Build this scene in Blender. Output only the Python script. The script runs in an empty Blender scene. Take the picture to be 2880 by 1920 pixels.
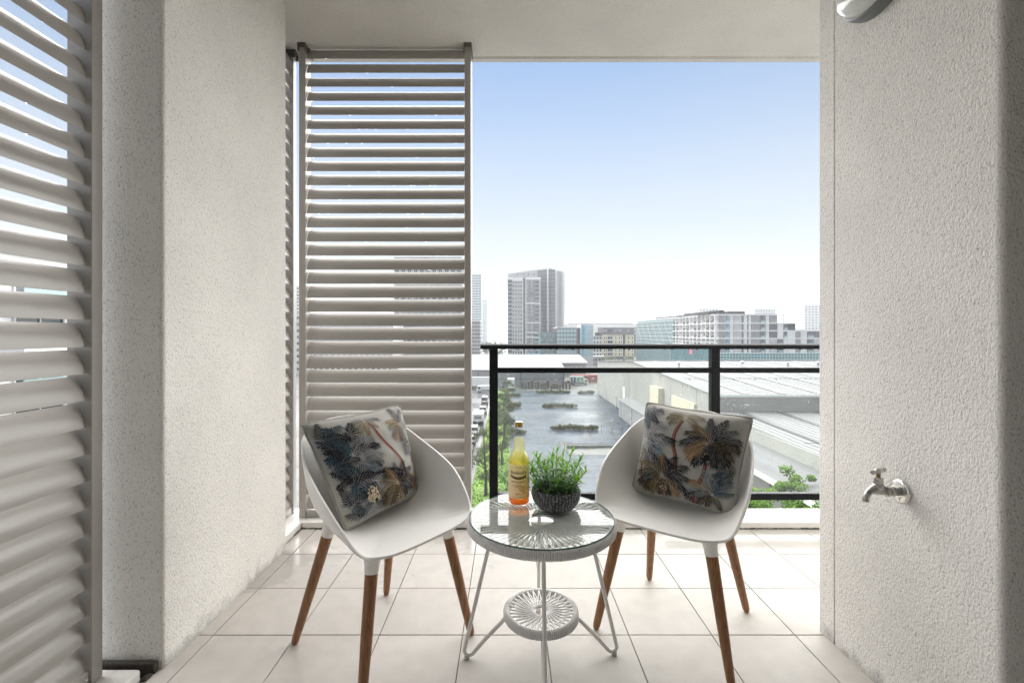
import bpy, bmesh, math, random
from mathutils import Vector, Matrix, noise

S = bpy.context.scene
COL = S.collection
random.seed(11)
PI = math.pi
R = math.radians

# ------------------------------------------------------------------ camera
cam_d = bpy.data.cameras.new('camera')
cam = bpy.data.objects.new('camera', cam_d)
COL.objects.link(cam)
cam.location = (0, 0, 1.09)
cam.rotation_euler = (R(90), 0, 0)
cam_d.sensor_width = 36
cam_d.lens = 16.0
cam_d.shift_x = 12 / 2880
cam_d.shift_y = -25 / 2880
cam_d.clip_start = 0.02
cam_d.clip_end = 20000
S.camera = cam

# ------------------------------------------------------------------ sky, sun, exposure
SUN_AZ, SUN_EL = R(1), R(40)          # azimuth from +Y towards +X, elevation
w = bpy.data.worlds.new('World')
S.world = w
w.use_nodes = True
nt = w.node_tree
for n in list(nt.nodes):
    nt.nodes.remove(n)
wo = nt.nodes.new('ShaderNodeOutputWorld')
bg = nt.nodes.new('ShaderNodeBackground')
sky = nt.nodes.new('ShaderNodeTexSky')
sky.sky_type = 'NISHITA'
sky.sun_disc = False
sky.sun_elevation = SUN_EL
sky.sun_rotation = SUN_AZ
sky.air_density = 1.0
sky.dust_density = 0.0
sky.ozone_density = 2.0
tc = nt.nodes.new('ShaderNodeTexCoord')
sep = nt.nodes.new('ShaderNodeSeparateXYZ')
nt.links.new(tc.outputs['Generated'], sep.inputs[0])
rmp = nt.nodes.new('ShaderNodeValToRGB')     # thin white overcast veil, thick at the horizon, the same all round
cr = rmp.color_ramp
cr.elements[0].position = 0.0
cr.elements[0].color = (1, 1, 1, 1)
cr.elements[1].position = 1.0
cr.elements[1].color = (.15, .15, .15, 1)
for p, v in ((.12, .93), (.28, .68), (.5, .27)):
    e = cr.elements.new(p)
    e.color = (v, v, v, 1)
nt.links.new(sep.outputs['Z'], rmp.inputs[0])
mx = nt.nodes.new('ShaderNodeMix')
mx.data_type = 'RGBA'
VEIL = 3.85
sat = nt.nodes.new('ShaderNodeMix')
sat.data_type = 'RGBA'
sat.blend_type = 'MULTIPLY'
sat.inputs[0].default_value = 1.0
sat.inputs[7].default_value = (.475, .635, .70, 1)
nt.links.new(sky.outputs[0], sat.inputs[6])
cmap = nt.nodes.new('ShaderNodeMapping')        # the veil is a little uneven, in long flat streaks
cmap.inputs['Scale'].default_value = (1.2, 1.2, 9)
nt.links.new(tc.outputs['Generated'], cmap.inputs[0])
cno = nt.nodes.new('ShaderNodeTexNoise')
cno.inputs['Scale'].default_value = 1.6
cno.inputs['Detail'].default_value = 5
nt.links.new(cmap.outputs[0], cno.inputs['Vector'])
cma = nt.nodes.new('ShaderNodeMath')
cma.operation = 'MULTIPLY_ADD'
cma.inputs[1].default_value = .16
cma.inputs[2].default_value = -.08
nt.links.new(cno.outputs[0], cma.inputs[0])
cad = nt.nodes.new('ShaderNodeMath')
cad.operation = 'ADD'
cad.use_clamp = True
nt.links.new(rmp.outputs[0], cad.inputs[0])
nt.links.new(cma.outputs[0], cad.inputs[1])
nt.links.new(cad.outputs[0], mx.inputs[0])
nt.links.new(sat.outputs[2], mx.inputs[6])
mx.inputs[7].default_value = (VEIL * .97, VEIL * .99, VEIL, 1)
nt.links.new(mx.outputs[2], bg.inputs[0])
bg.inputs[1].default_value = 0.050
nt.links.new(bg.outputs[0], wo.inputs[0])

sun_d = bpy.data.lights.new('sun', 'SUN')
sun_d.energy = 4.15
sun_d.angle = R(145)
sun_d.color = (1.0, .967, .918)
sun = bpy.data.objects.new('sun', sun_d)
COL.objects.link(sun)
sdir = Vector((math.sin(SUN_AZ) * math.cos(SUN_EL), math.cos(SUN_AZ) * math.cos(SUN_EL), math.sin(SUN_EL)))
sun.rotation_euler = (-sdir).to_track_quat('-Z', 'Y').to_euler()
sun.location = (0, 0, 60)

vs = S.view_settings
vs.view_transform = 'Standard'
vs.look = 'None'
vs.exposure = 2.0
vs.gamma = 1
vs.use_curve_mapping = False
S.render.engine = 'CYCLES'
cy = S.cycles
cy.use_denoising = True
try:
    cy.denoiser = 'OPENIMAGEDENOISE'
except Exception:
    pass
cy.max_bounces = 9
cy.diffuse_bounces = 6
cy.glossy_bounces = 4
cy.transmission_bounces = 8
cy.transparent_max_bounces = 16
cy.volume_bounces = 1
cy.caustics_reflective = False
cy.caustics_refractive = False
cy.sample_clamp_indirect = 6
cy.blur_glossy = .5

# ------------------------------------------------------------------ helpers
GZ = 1.09 - 21.5                     # ground level far below the balcony


def PX(sx, sy, d):
    """photo pixel + distance in front of the camera -> place in the world"""
    return Vector(((sx - 1428) / 1280 * d, d, 1.09 - (sy - 935) / 1280 * d))


def XA(sx, d):
    return (sx - 1428) / 1280 * d


def ZA(sy, d):
    return 1.09 - (sy - 935) / 1280 * d


MATS = {}


def mat(name, col, rough=.5, metal=0, var=0, vscale=3, bump=0, bscale=60, bdist=.002, spec=.5, coat=0,
        coords='Object', orand=0, trans=0, translucent=None, stretch=None, rvar=0, alpha=None, detail=4):
    if name in MATS:
        return MATS[name]
    m = bpy.data.materials.new(name)
    MATS[name] = m
    m.use_nodes = True
    nt = m.node_tree
    b = nt.nodes['Principled BSDF']
    b.inputs['Base Color'].default_value = (*col, 1)
    b.inputs['Roughness'].default_value = rough
    b.inputs['Metallic'].default_value = metal
    b.inputs['Specular IOR Level'].default_value = spec
    b.inputs['Coat Weight'].default_value = coat
    b.inputs['Coat Roughness'].default_value = .05
    b.inputs['Transmission Weight'].default_value = trans
    tcn = nt.nodes.new('ShaderNodeTexCoord')
    src = tcn.outputs[coords]
    if stretch:
        mp = nt.nodes.new('ShaderNodeMapping')
        mp.inputs['Scale'].default_value = stretch
        nt.links.new(src, mp.inputs[0])
        src = mp.outputs[0]
    colsock = None
    if var or rvar:
        nz = nt.nodes.new('ShaderNodeTexNoise')
        nz.inputs['Scale'].default_value = vscale
        nz.inputs['Detail'].default_value = detail
        nt.links.new(src, nz.inputs['Vector'])
    if var:
        mr = nt.nodes.new('ShaderNodeMapRange')
        mr.inputs[1].default_value = .3
        mr.inputs[2].default_value = .7
        mr.inputs[3].default_value = 1 - var
        mr.inputs[4].default_value = 1 + var
        nt.links.new(nz.outputs[0], mr.inputs[0])
        vm = nt.nodes.new('ShaderNodeVectorMath')
        vm.operation = 'SCALE'
        vm.inputs[0].default_value = col
        nt.links.new(mr.outputs[0], vm.inputs['Scale'])
        colsock = vm.outputs[0]
    if rvar:
        mr2 = nt.nodes.new('ShaderNodeMapRange')
        mr2.inputs[1].default_value = .3
        mr2.inputs[2].default_value = .7
        mr2.inputs[3].default_value = max(.02, rough - rvar)
        mr2.inputs[4].default_value = rough + rvar
        nt.links.new(nz.outputs[0], mr2.inputs[0])
        nt.links.new(mr2.outputs[0], b.inputs['Roughness'])
    if orand:
        oi = nt.nodes.new('ShaderNodeObjectInfo')
        mr3 = nt.nodes.new('ShaderNodeMapRange')
        mr3.inputs[3].default_value = 1 - orand
        mr3.inputs[4].default_value = 1 + orand
        nt.links.new(oi.outputs['Random'], mr3.inputs[0])
        vm2 = nt.nodes.new('ShaderNodeVectorMath')
        vm2.operation = 'SCALE'
        if colsock:
            nt.links.new(colsock, vm2.inputs[0])
        else:
            vm2.inputs[0].default_value = col
        nt.links.new(mr3.outputs[0], vm2.inputs['Scale'])
        colsock = vm2.outputs[0]
    if colsock:
        nt.links.new(colsock, b.inputs['Base Color'])
    if bump:
        n2 = nt.nodes.new('ShaderNodeTexNoise')
        n2.inputs['Scale'].default_value = bscale
        n2.inputs['Detail'].default_value = 3
        nt.links.new(src, n2.inputs['Vector'])
        bp = nt.nodes.new('ShaderNodeBump')
        bp.inputs['Strength'].default_value = bump
        bp.inputs['Distance'].default_value = bdist
        nt.links.new(n2.outputs[0], bp.inputs['Height'])
        nt.links.new(bp.outputs[0], b.inputs['Normal'])
    if translucent:
        out = nt.nodes['Material Output']
        tl = nt.nodes.new('ShaderNodeBsdfTranslucent')
        tl.inputs[0].default_value = (*translucent[0], 1)
        ms = nt.nodes.new('ShaderNodeMixShader')
        ms.inputs[0].default_value = translucent[1]
        nt.links.new(b.outputs[0], ms.inputs[1])
        nt.links.new(tl.outputs[0], ms.inputs[2])
        nt.links.new(ms.outputs[0], out.inputs[0])
    return m


def thin_glass(name, tint=(1, 1, 1), gloss=1.0, rough=.0, ior=1.5):
    """a thin pane: clear straight through, mirror share by Fresnel"""
    m = bpy.data.materials.new(name)
    MATS[name] = m
    m.use_nodes = True
    nt = m.node_tree
    nt.nodes.remove(nt.nodes['Principled BSDF'])
    out = nt.nodes['Material Output']
    t = nt.nodes.new('ShaderNodeBsdfTransparent')
    t.inputs[0].default_value = (*tint, 1)
    g = nt.nodes.new('ShaderNodeBsdfGlossy')
    g.inputs['Roughness'].default_value = rough
    fr = nt.nodes.new('ShaderNodeFresnel')
    ge = nt.nodes.new('ShaderNodeNewGeometry')      # the same mirror share from either side of the pane
    mr = nt.nodes.new('ShaderNodeMapRange')
    mr.inputs[3].default_value = ior
    mr.inputs[4].default_value = 1 / ior
    nt.links.new(ge.outputs['Backfacing'], mr.inputs[0])
    nt.links.new(mr.outputs[0], fr.inputs[0])
    mm = nt.nodes.new('ShaderNodeMath')
    mm.operation = 'MULTIPLY'
    mm.inputs[1].default_value = gloss
    nt.links.new(fr.outputs[0], mm.inputs[0])
    ms = nt.nodes.new('ShaderNodeMixShader')
    nt.links.new(mm.outputs[0], ms.inputs[0])
    nt.links.new(t.outputs[0], ms.inputs[1])
    nt.links.new(g.outputs[0], ms.inputs[2])
    nt.links.new(ms.outputs[0], out.inputs[0])
    return m


class MB:
    """collects shapes; build() links them as one mesh object"""

    def __init__(s):
        s.v, s.f, s.m, s.s = [], [], [], []

    def add(s, vs, fs, mi=0, sm=False):
        o = len(s.v)
        s.v.extend(tuple(p) for p in vs)
        for f in fs:
            s.f.append([i + o for i in f])
            s.m.append(mi)
            s.s.append(sm)
        return s

    def box(s, x0, x1, y0, y1, z0, z1, mi=0):
        return s.add([(x0, y0, z0), (x1, y0, z0), (x1, y1, z0), (x0, y1, z0), (x0, y0, z1), (x1, y0, z1), (x1, y1, z1), (x0, y1, z1)],
                     [(0, 3, 2, 1), (4, 5, 6, 7), (0, 1, 5, 4), (1, 2, 6, 5), (2, 3, 7, 6), (3, 0, 4, 7)], mi)

    def bar(s, a, b, wx, wz, mi=0, up=(0, 0, 1)):
        """square bar from a to b"""
        a, b = Vector(a), Vector(b)
        d = (b - a).normalized()
        u = Vector(up)
        if abs(d.dot(u)) > .95:
            u = Vector((0, 1, 0))
        r = d.cross(u).normalized() * wx / 2
        u = r.cross(d).normalized() * wz / 2
        return s.add([a - r - u, a + r - u, a + r + u, a - r + u, b - r - u, b + r - u, b + r + u, b - r + u],
                     [(0, 1, 2, 3), (7, 6, 5, 4), (0, 4, 5, 1), (1, 5, 6, 2), (2, 6, 7, 3), (3, 7, 4, 0)], mi)

    def tube(s, pts, rad, n=8, mi=0, caps=True, closed=False, sm=True, sq=1.0):
        pts = [Vector(p) for p in pts]
        k = len(pts)
        if not hasattr(rad, '__len__'):
            rad = [rad] * k
        vs, fs = [], []
        prev = None
        for i, p in enumerate(pts):
            if closed:
                d = pts[(i + 1) % k] - pts[i - 1]
            else:
                d = pts[min(i + 1, k - 1)] - pts[max(i - 1, 0)]
            d = d.normalized()
            if prev is None:
                u = Vector((0, 0, 1)) if abs(d.z) < .9 else Vector((1, 0, 0))
            else:
                u = prev
            r = d.cross(u)
            r = r.normalized() if r.length > 1e-8 else Vector((1, 0, 0))
            u = r.cross(d).normalized()
            prev = u
            for j in range(n):
                a = 2 * PI * j / n
                vs.append(p + r * math.cos(a) * rad[i] + u * math.sin(a) * rad[i] * sq)
        for i in range(k if closed else k - 1):
            i2 = (i + 1) % k
            for j in range(n):
                j2 = (j + 1) % n
                fs.append((i * n + j, i * n + j2, i2 * n + j2, i2 * n + j))
        s.add(vs, fs, mi, sm)
        if caps and not closed:
            s.add(vs[:n], [tuple(reversed(range(n)))], mi)
            s.add(vs[-n:], [tuple(range(n))], mi)
        return s

    def lathe(s, prof, n=32, at=(0, 0, 0), mi=0, sm=True, axis='z'):
        vs, fs = [], []
        k = len(prof)
        for (r, z) in prof:
            for j in range(n):
                a = 2 * PI * j / n
                p = (r * math.cos(a), r * math.sin(a), z)
                if axis == 'x':
                    p = (p[2], p[0], p[1])
                elif axis == 'y':
                    p = (p[0], p[2], p[1])
                vs.append((p[0] + at[0], p[1] + at[1], p[2] + at[2]))
        for i in range(k - 1):
            for j in range(n):
                j2 = (j + 1) % n
                q = (i * n + j, i * n + j2, (i + 1) * n + j2, (i + 1) * n + j)
                fs.append(q if axis != 'y' else q[::-1])
        return s.add(vs, fs, mi, sm)

    def prism(s, poly, z0, z1, mi=0, axis='z', sm=False):
        """poly in the plane across the axis, pushed along it"""
        def P(a, b, c):
            return {'z': (a, b, c), 'x': (c, a, b), 'y': (a, c, b)}[axis]
        n = len(poly)
        vs = [P(a, b, z0) for a, b in poly] + [P(a, b, z1) for a, b in poly]
        s.add(vs, [tuple(reversed(range(n))), tuple(range(n, 2 * n))], mi)
        return s.add(vs, [(i, (i + 1) % n, (i + 1) % n + n, i + n) for i in range(n)], mi, sm)

    def mesh(s, name, mats):
        me = bpy.data.meshes.new(name)
        me.from_pydata(s.v, [], s.f)
        for m in (mats if isinstance(mats, (list, tuple)) else [mats]):
            me.materials.append(m)
        me.polygons.foreach_set('material_index', s.m)
        me.polygons.foreach_set('use_smooth', s.s)
        me.validate()
        me.update()
        bm = bmesh.new()
        bm.from_mesh(me)
        bmesh.ops.recalc_face_normals(bm, faces=bm.faces[:])
        bm.to_mesh(me)
        bm.free()
        return me

    def build(s, name, mats, parent=None, bevel=0, seg=2, local=False):
        return link(name, s.mesh(name, mats), parent, bevel=bevel, seg=seg, local=local)


def link(name, me, parent=None, loc=None, rz=0, bevel=0, seg=2, local=False):
    o = bpy.data.objects.new(name, me)
    COL.objects.link(o)
    if parent is not None:
        o.parent = parent
        if not local and parent.type == 'EMPTY':
            o.matrix_parent_inverse = Matrix.Translation(-parent.location)
    if loc is not None:
        o.location = loc
    if rz:
        o.rotation_euler = (0, 0, rz)
    if bevel:
        b = o.modifiers.new('bevel', 'BEVEL')
        b.width = bevel
        b.segments = seg
        b.limit_method = 'ANGLE'
        b.angle_limit = R(40)
        b.harden_normals = False
    return o


def tag(o, label, cat, group=None):
    o['label'] = label
    o['category'] = cat
    if group:
        o['group'] = group
    return o


def thing(name, label, cat, loc=(0, 0, 0), rz=0, group=None):
    o = bpy.data.objects.new(name, None)
    COL.objects.link(o)
    o.location = loc
    o.rotation_euler = (0, 0, rz)
    o.empty_display_size = .1
    return tag(o, label, cat, group)


def struct(o, kind='structure'):
    o['kind'] = kind
    return o


def catmull(pts, n, closed=False):
    pts = [Vector(p) for p in pts]
    k = len(pts)
    out = []
    segs = k if closed else k - 1
    for i in range(segs):
        if closed:
            p0, p1, p2, p3 = pts[i - 1], pts[i], pts[(i + 1) % k], pts[(i + 2) % k]
        else:
            p0, p1, p2, p3 = pts[max(i - 1, 0)], pts[i], pts[i + 1], pts[min(i + 2, k - 1)]
        for j in range(n):
            t = j / n
            out.append(.5 * ((2 * p1) + (p2 - p0) * t + (2 * p0 - 5 * p1 + 4 * p2 - p3) * t * t + (3 * p1 - p0 - 3 * p2 + p3) * t ** 3))
    if not closed:
        out.append(pts[-1])
    return out


def text_geo(body, size, align='CENTER', res=2):
    """flat lettering as vertices and faces (x right, y up)"""
    cu = bpy.data.curves.new('lettering', 'FONT')
    cu.body = body
    cu.size = size
    cu.align_x = align
    cu.align_y = 'CENTER'
    cu.resolution_u = res
    o = bpy.data.objects.new('lettering', cu)
    COL.objects.link(o)
    dg = bpy.context.evaluated_depsgraph_get()
    me = bpy.data.meshes.new_from_object(o.evaluated_get(dg))
    vs = [tuple(v.co) for v in me.vertices]
    fs = [tuple(p.vertices) for p in me.polygons]
    bpy.data.objects.remove(o)
    bpy.data.curves.remove(cu)
    bpy.data.meshes.remove(me)
    return vs, fs


def nodes_of(m):
    return m.node_tree, m.node_tree.nodes, m.node_tree.links
# ------------------------------------------------------------------ materials of the balcony
def stucco(name, col, scale=170, strength=.9, pits=.5, dist=.0035):
    """roughcast render: fine lumps, small darker pits, faint patches"""
    m = bpy.data.materials.new(name)
    m.use_nodes = True
    nt, N, L = nodes_of(m)
    b = N['Principled BSDF']
    b.inputs['Roughness'].default_value = .85
    b.inputs['Specular IOR Level'].default_value = .25
    g = N.new('ShaderNodeNewGeometry')
    n1 = N.new('ShaderNodeTexNoise')
    n1.inputs['Scale'].default_value = scale
    n1.inputs['Detail'].default_value = 2
    n2 = N.new('ShaderNodeTexVoronoi')
    n2.inputs['Scale'].default_value = scale * .55
    n3 = N.new('ShaderNodeTexNoise')
    n3.inputs['Scale'].default_value = 2.2
    n3.inputs['Detail'].default_value = 5
    mp = N.new('ShaderNodeMapping')
    mp.inputs['Scale'].default_value = (1, 1, .62)
    L.new(g.outputs['Position'], mp.inputs[0])
    for n in (n1, n2):
        L.new(mp.outputs[0], n.inputs['Vector'])
    L.new(g.outputs['Position'], n3.inputs['Vector'])
    # pits take a darker tone
    pr = N.new('ShaderNodeMapRange')
    pr.inputs[1].default_value = .30
    pr.inputs[2].default_value = .42
    L.new(n1.outputs[0], pr.inputs[0])
    patch = N.new('ShaderNodeMapRange')
    patch.inputs[1].default_value = .3
    patch.inputs[2].default_value = .7
    patch.inputs[3].default_value = .93
    patch.inputs[4].default_value = 1.05
    L.new(n3.outputs[0], patch.inputs[0])
    dk = N.new('ShaderNodeMapRange')
    dk.inputs[3].default_value = 1 - pits
    dk.inputs[4].default_value = 1
    L.new(pr.outputs[0], dk.inputs[0])
    # splashed dirt in ragged blotches along the foot of the wall
    sz = N.new('ShaderNodeSeparateXYZ')
    L.new(g.outputs['Position'], sz.inputs[0])
    n4 = N.new('ShaderNodeTexNoise')
    n4.inputs['Scale'].default_value = 16
    n4.inputs['Detail'].default_value = 6
    L.new(g.outputs['Position'], n4.inputs['Vector'])
    hh = N.new('ShaderNodeMath')
    hh.operation = 'MULTIPLY_ADD'
    hh.inputs[1].default_value = -.16
    L.new(n4.outputs[0], hh.inputs[0])
    L.new(sz.outputs['Z'], hh.inputs[2])
    ft = N.new('ShaderNodeMapRange')
    ft.inputs[1].default_value = -.085
    ft.inputs[2].default_value = -.03
    ft.inputs[3].default_value = .62
    ft.inputs[4].default_value = 1
    L.new(hh.outputs[0], ft.inputs[0])
    mu0 = N.new('ShaderNodeMath')
    mu0.operation = 'MULTIPLY'
    L.new(patch.outputs[0], mu0.inputs[0])
    L.new(ft.outputs[0], mu0.inputs[1])
    mu = N.new('ShaderNodeMath')
    mu.operation = 'MULTIPLY'
    L.new(mu0.outputs[0], mu.inputs[0])
    L.new(dk.outputs[0], mu.inputs[1])
    sc = N.new('ShaderNodeVectorMath')
    sc.operation = 'SCALE'
    sc.inputs[0].default_value = col
    L.new(mu.outputs[0], sc.inputs['Scale'])
    L.new(sc.outputs[0], b.inputs['Base Color'])
    ad = N.new('ShaderNodeMath')
    ad.operation = 'MULTIPLY_ADD'
    ad.inputs[1].default_value = .6
    L.new(n2.outputs['Distance'], ad.inputs[0])
    L.new(n1.outputs[0], ad.inputs[2])
    bp = N.new('ShaderNodeBump')
    bp.inputs['Strength'].default_value = strength
    bp.inputs['Distance'].default_value = dist
    L.new(ad.outputs[0], bp.inputs['Height'])
    L.new(bp.outputs[0], b.inputs['Normal'])
    return m


M_STUC = stucco('stucco_smooth', (.86, .84, .80), 255, .8, .42, .0026)
M_STUC_R = stucco('stucco_coarse', (.84, .815, .785), 285, .72, .42, .003)
M_REAR_DARK = stucco('stucco_rear_dark', (.36, .33, .29), 200, .4, .2, .002)  # unseen walls, darkened to weaken the light they bounce back
M_CEIL = stucco('soffit', (.78, .76, .715), 240, .75, .36, .0024)
M_CURB = mat('kerb_paint', (.78, .765, .735), .32, var=.05, vscale=9, bump=.25, bscale=90, bdist=.002, rvar=.12)
M_GRIME = mat('grime', (.045, .038, .03), .8, var=.4, vscale=60)
M_ALU = mat('louvre_paint', (.38, .36, .335), .27, var=.015, vscale=1.5, spec=.5)
M_ALU_D = mat('track_dark', (.12, .11, .10), .45)
M_BLACK = mat('railing_black', (.009, .010, .012), .45, spec=.12)
M_STEEL = mat('screw_steel', (.5, .5, .5), .3, 1)
M_DROP = mat('water_drop', (.95, .97, 1), .03, trans=.85, spec=.8)
M_DROP.node_tree.nodes['Principled BSDF'].inputs['IOR'].default_value = 1.33
M_PANE = thin_glass('pane_glass', (.955, .975, .965), .9, 0, 1.5)
M_TOPGLASS = thin_glass('table_glass', (.94, .965, .955), 1.0, 0, 1.52)
M_TOPEDGE = mat('table_glass_edge', (.10, .16, .15), .1, spec=.7)
M_CORD = mat('white_cord', (.76, .75, .735), .42, var=.06, vscale=40)
M_ROD = mat('white_rod', (.74, .73, .71), .3)
M_SHELL = mat('white_plastic', (.87, .855, .825), .36, var=.015, vscale=6, bump=.03, bscale=700, bdist=.0004)
M_DARK = mat('rubber_foot', (.03, .03, .03), .7)


def tile_mat():
    m = bpy.data.materials.new('porcelain_tile')
    m.use_nodes = True
    nt, N, L = nodes_of(m)
    b = N['Principled BSDF']
    g = N.new('ShaderNodeNewGeometry')
    n1 = N.new('ShaderNodeTexNoise')
    n1.inputs['Scale'].default_value = 1.6
    n1.inputs['Detail'].default_value = 6
    n1.inputs['Roughness'].default_value = .6
    n1.inputs['Distortion'].default_value = .5
    n2 = N.new('ShaderNodeTexNoise')
    n2.inputs['Scale'].default_value = 420
    n3 = N.new('ShaderNodeTexNoise')
    n3.inputs['Scale'].default_value = 14
    n3.inputs['Detail'].default_value = 6
    for n in (n1, n2, n3):
        L.new(g.outputs['Position'], n.inputs['Vector'])
    sep = N.new('ShaderNodeSeparateXYZ')
    L.new(g.outputs['Position'], sep.inputs[0])
    # rain reached the outer metre: standing film towards the kerb, drying inwards
    wy = N.new('ShaderNodeMapRange')
    wy.inputs[1].default_value = 1.3
    wy.inputs[2].default_value = 2.5
    wy.inputs[3].default_value = -.16
    wy.inputs[4].default_value = .16
    L.new(sep.outputs['Y'], wy.inputs[0])
    ad = N.new('ShaderNodeMath')
    ad.operation = 'ADD'
    L.new(wy.outputs[0], ad.inputs[0])
    L.new(n1.outputs[0], ad.inputs[1])
    # one standing puddle by the kerb, ragged edge
    vs_ = N.new('ShaderNodeVectorMath')
    vs_.operation = 'SUBTRACT'
    vs_.inputs[1].default_value = (1.56, 2.37, 0)
    L.new(g.outputs['Position'], vs_.inputs[0])
    vm_ = N.new('ShaderNodeVectorMath')
    vm_.operation = 'MULTIPLY'
    vm_.inputs[1].default_value = (1 / .72, 1 / .15, 0)
    L.new(vs_.outputs[0], vm_.inputs[0])
    vl_ = N.new('ShaderNodeVectorMath')
    vl_.operation = 'LENGTH'
    L.new(vm_.outputs[0], vl_.inputs[0])
    pd = N.new('ShaderNodeMapRange')
    pd.inputs[1].default_value = .55
    pd.inputs[2].default_value = 1.1
    pd.inputs[3].default_value = .4
    pd.inputs[4].default_value = 0
    L.new(vl_.outputs['Value'], pd.inputs[0])
    ad0, ad = ad, N.new('ShaderNodeMath')
    ad.operation = 'ADD'
    L.new(ad0.outputs[0], ad.inputs[0])
    L.new(pd.outputs[0], ad.inputs[1])
    wet = N.new('ShaderNodeMapRange')
    wet.inputs[1].default_value = .55
    wet.inputs[2].default_value = .66
    L.new(ad.outputs[0], wet.inputs[0])
    rg = N.new('ShaderNodeMapRange')
    rg.inputs[3].default_value = .5
    b.inputs['Specular IOR Level'].default_value = .22
    rg.inputs[4].default_value = .14
    L.new(wet.outputs[0], rg.inputs[0])
    L.new(rg.outputs[0], b.inputs['Roughness'])
    oi = N.new('ShaderNodeObjectInfo')
    mr = N.new('ShaderNodeMapRange')
    mr.inputs[3].default_value = .965
    mr.inputs[4].default_value = 1.03
    L.new(oi.outputs['Random'], mr.inputs[0])
    sp = N.new('ShaderNodeMapRange')
    sp.inputs[1].default_value = .3
    sp.inputs[2].default_value = .7
    sp.inputs[3].default_value = .93
    sp.inputs[4].default_value = 1.05
    L.new(n3.outputs[0], sp.inputs[0])
    mu = N.new('ShaderNodeMath')
    mu.operation = 'MULTIPLY'
    L.new(mr.outputs[0], mu.inputs[0])
    L.new(sp.outputs[0], mu.inputs[1])
    wd = N.new('ShaderNodeMapRange')
    wd.inputs[3].default_value = 1
    wd.inputs[4].default_value = .86
    L.new(wet.outputs[0], wd.inputs[0])
    mu2 = N.new('ShaderNodeMath')
    mu2.operation = 'MULTIPLY'
    L.new(mu.outputs[0], mu2.inputs[0])
    L.new(wd.outputs[0], mu2.inputs[1])
    sc = N.new('ShaderNodeVectorMath')
    sc.operation = 'SCALE'
    sc.inputs[0].default_value = (.545, .512, .475)
    L.new(mu2.outputs[0], sc.inputs['Scale'])
    L.new(sc.outputs[0], b.inputs['Base Color'])
    bs = N.new('ShaderNodeMapRange')
    bs.inputs[3].default_value = .35
    bs.inputs[4].default_value = .06
    L.new(wet.outputs[0], bs.inputs[0])
    bp = N.new('ShaderNodeBump')
    bp.inputs['Distance'].default_value = .0008
    L.new(bs.outputs[0], bp.inputs['Strength'])
    L.new(n2.outputs[0], bp.inputs['Height'])
    L.new(bp.outputs[0], b.inputs['Normal'])
    return m


M_TILE = tile_mat()
M_GROUT = mat('grout', (.15, .135, .12), .85, var=.6, vscale=6)


def wood_mat():
    m = bpy.data.materials.new('beech_leg')
    m.use_nodes = True
    nt, N, L = nodes_of(m)
    b = N['Principled BSDF']
    b.inputs['Roughness'].default_value = .42
    t = N.new('ShaderNodeTexCoord')
    mp = N.new('ShaderNodeMapping')
    mp.inputs['Scale'].default_value = (60, 60, 4)
    L.new(t.outputs['Object'], mp.inputs[0])
    n = N.new('ShaderNodeTexNoise')
    n.inputs['Scale'].default_value = 2.5
    n.inputs['Detail'].default_value = 5
    L.new(mp.outputs[0], n.inputs['Vector'])
    r = N.new('ShaderNodeValToRGB')
    r.color_ramp.elements[0].position = .3
    r.color_ramp.elements[0].color = (.18, .076, .027, 1)
    r.color_ramp.elements[1].position = .72
    r.color_ramp.elements[1].color = (.34, .162, .06, 1)
    L.new(n.outputs[0], r.inputs[0])
    L.new(r.outputs[0], b.inputs['Base Color'])
    return m


M_WOOD = wood_mat()
# ------------------------------------------------------------------ the balcony itself
CZ = 2.73                                # soffit height
mb = MB()
mb.box(-1.36, 2.75, -1.4, 2.735, -.26, -.012)
struct(mb.build('balcony_slab', M_GROUT))

floor = struct(MB().box(-1.147, 2.7, -1.4, 2.53, -.0115, -.004).build('floor', M_GROUT))
TS, GAP = .3, .0032


def tile_mesh(wx, wy):
    bm = bmesh.new()
    bmesh.ops.create_cube(bm, size=1)
    for v in bm.verts:
        v.co = ((v.co.x + .5) * wx, (v.co.y + .5) * wy, v.co.z * .0036 - .0018)
    top = [e for e in bm.edges if all(v.co.z > -.001 for v in e.verts)]
    bmesh.ops.bevel(bm, geom=top, offset=.0011, segments=1, affect='EDGES')
    me = bpy.data.meshes.new('tile')
    bm.to_mesh(me)
    bm.free()
    me.materials.append(M_TILE)
    return me


tm = {}
xs = [-1.147, -1.063] + [-.763 + .3 * i for i in range(12)]
xs = [x for x in xs if x < 2.69] + [2.69]
ys = [-1.357 + .3 * i for i in range(13)]
ys = [y for y in ys if y < 2.4] + [2.529]
ys = [round(y, 4) for y in ys]
for i in range(len(xs) - 1):
    for j in range(len(ys) - 1):
        wx, wy = round(xs[i + 1] - xs[i] - GAP, 4), round(ys[j + 1] - ys[j] - GAP, 4)
        if (wx, wy) not in tm:
            tm[(wx, wy)] = tile_mesh(wx, wy)
        o = link('tile', tm[(wx, wy)], floor, (xs[i] + GAP / 2, ys[j] + GAP / 2, random.uniform(-.0004, .0004)))
        o.rotation_euler = (random.uniform(-.0012, .0012), random.uniform(-.0012, .0012), 0)

# soffit slab with a drip groove near its outer edge
mb = MB()
prof = [(-1.4, CZ), (2.706, CZ), (2.708, CZ + .012), (2.722, CZ + .012), (2.724, CZ - .004), (2.757, CZ - .004), (2.766, CZ + .004), (2.766, CZ + .30), (-1.4, CZ + .30)]
mb.prism(prof, -1.375, 2.75, axis='x')
struct(mb.build('ceiling', M_CEIL))


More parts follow.
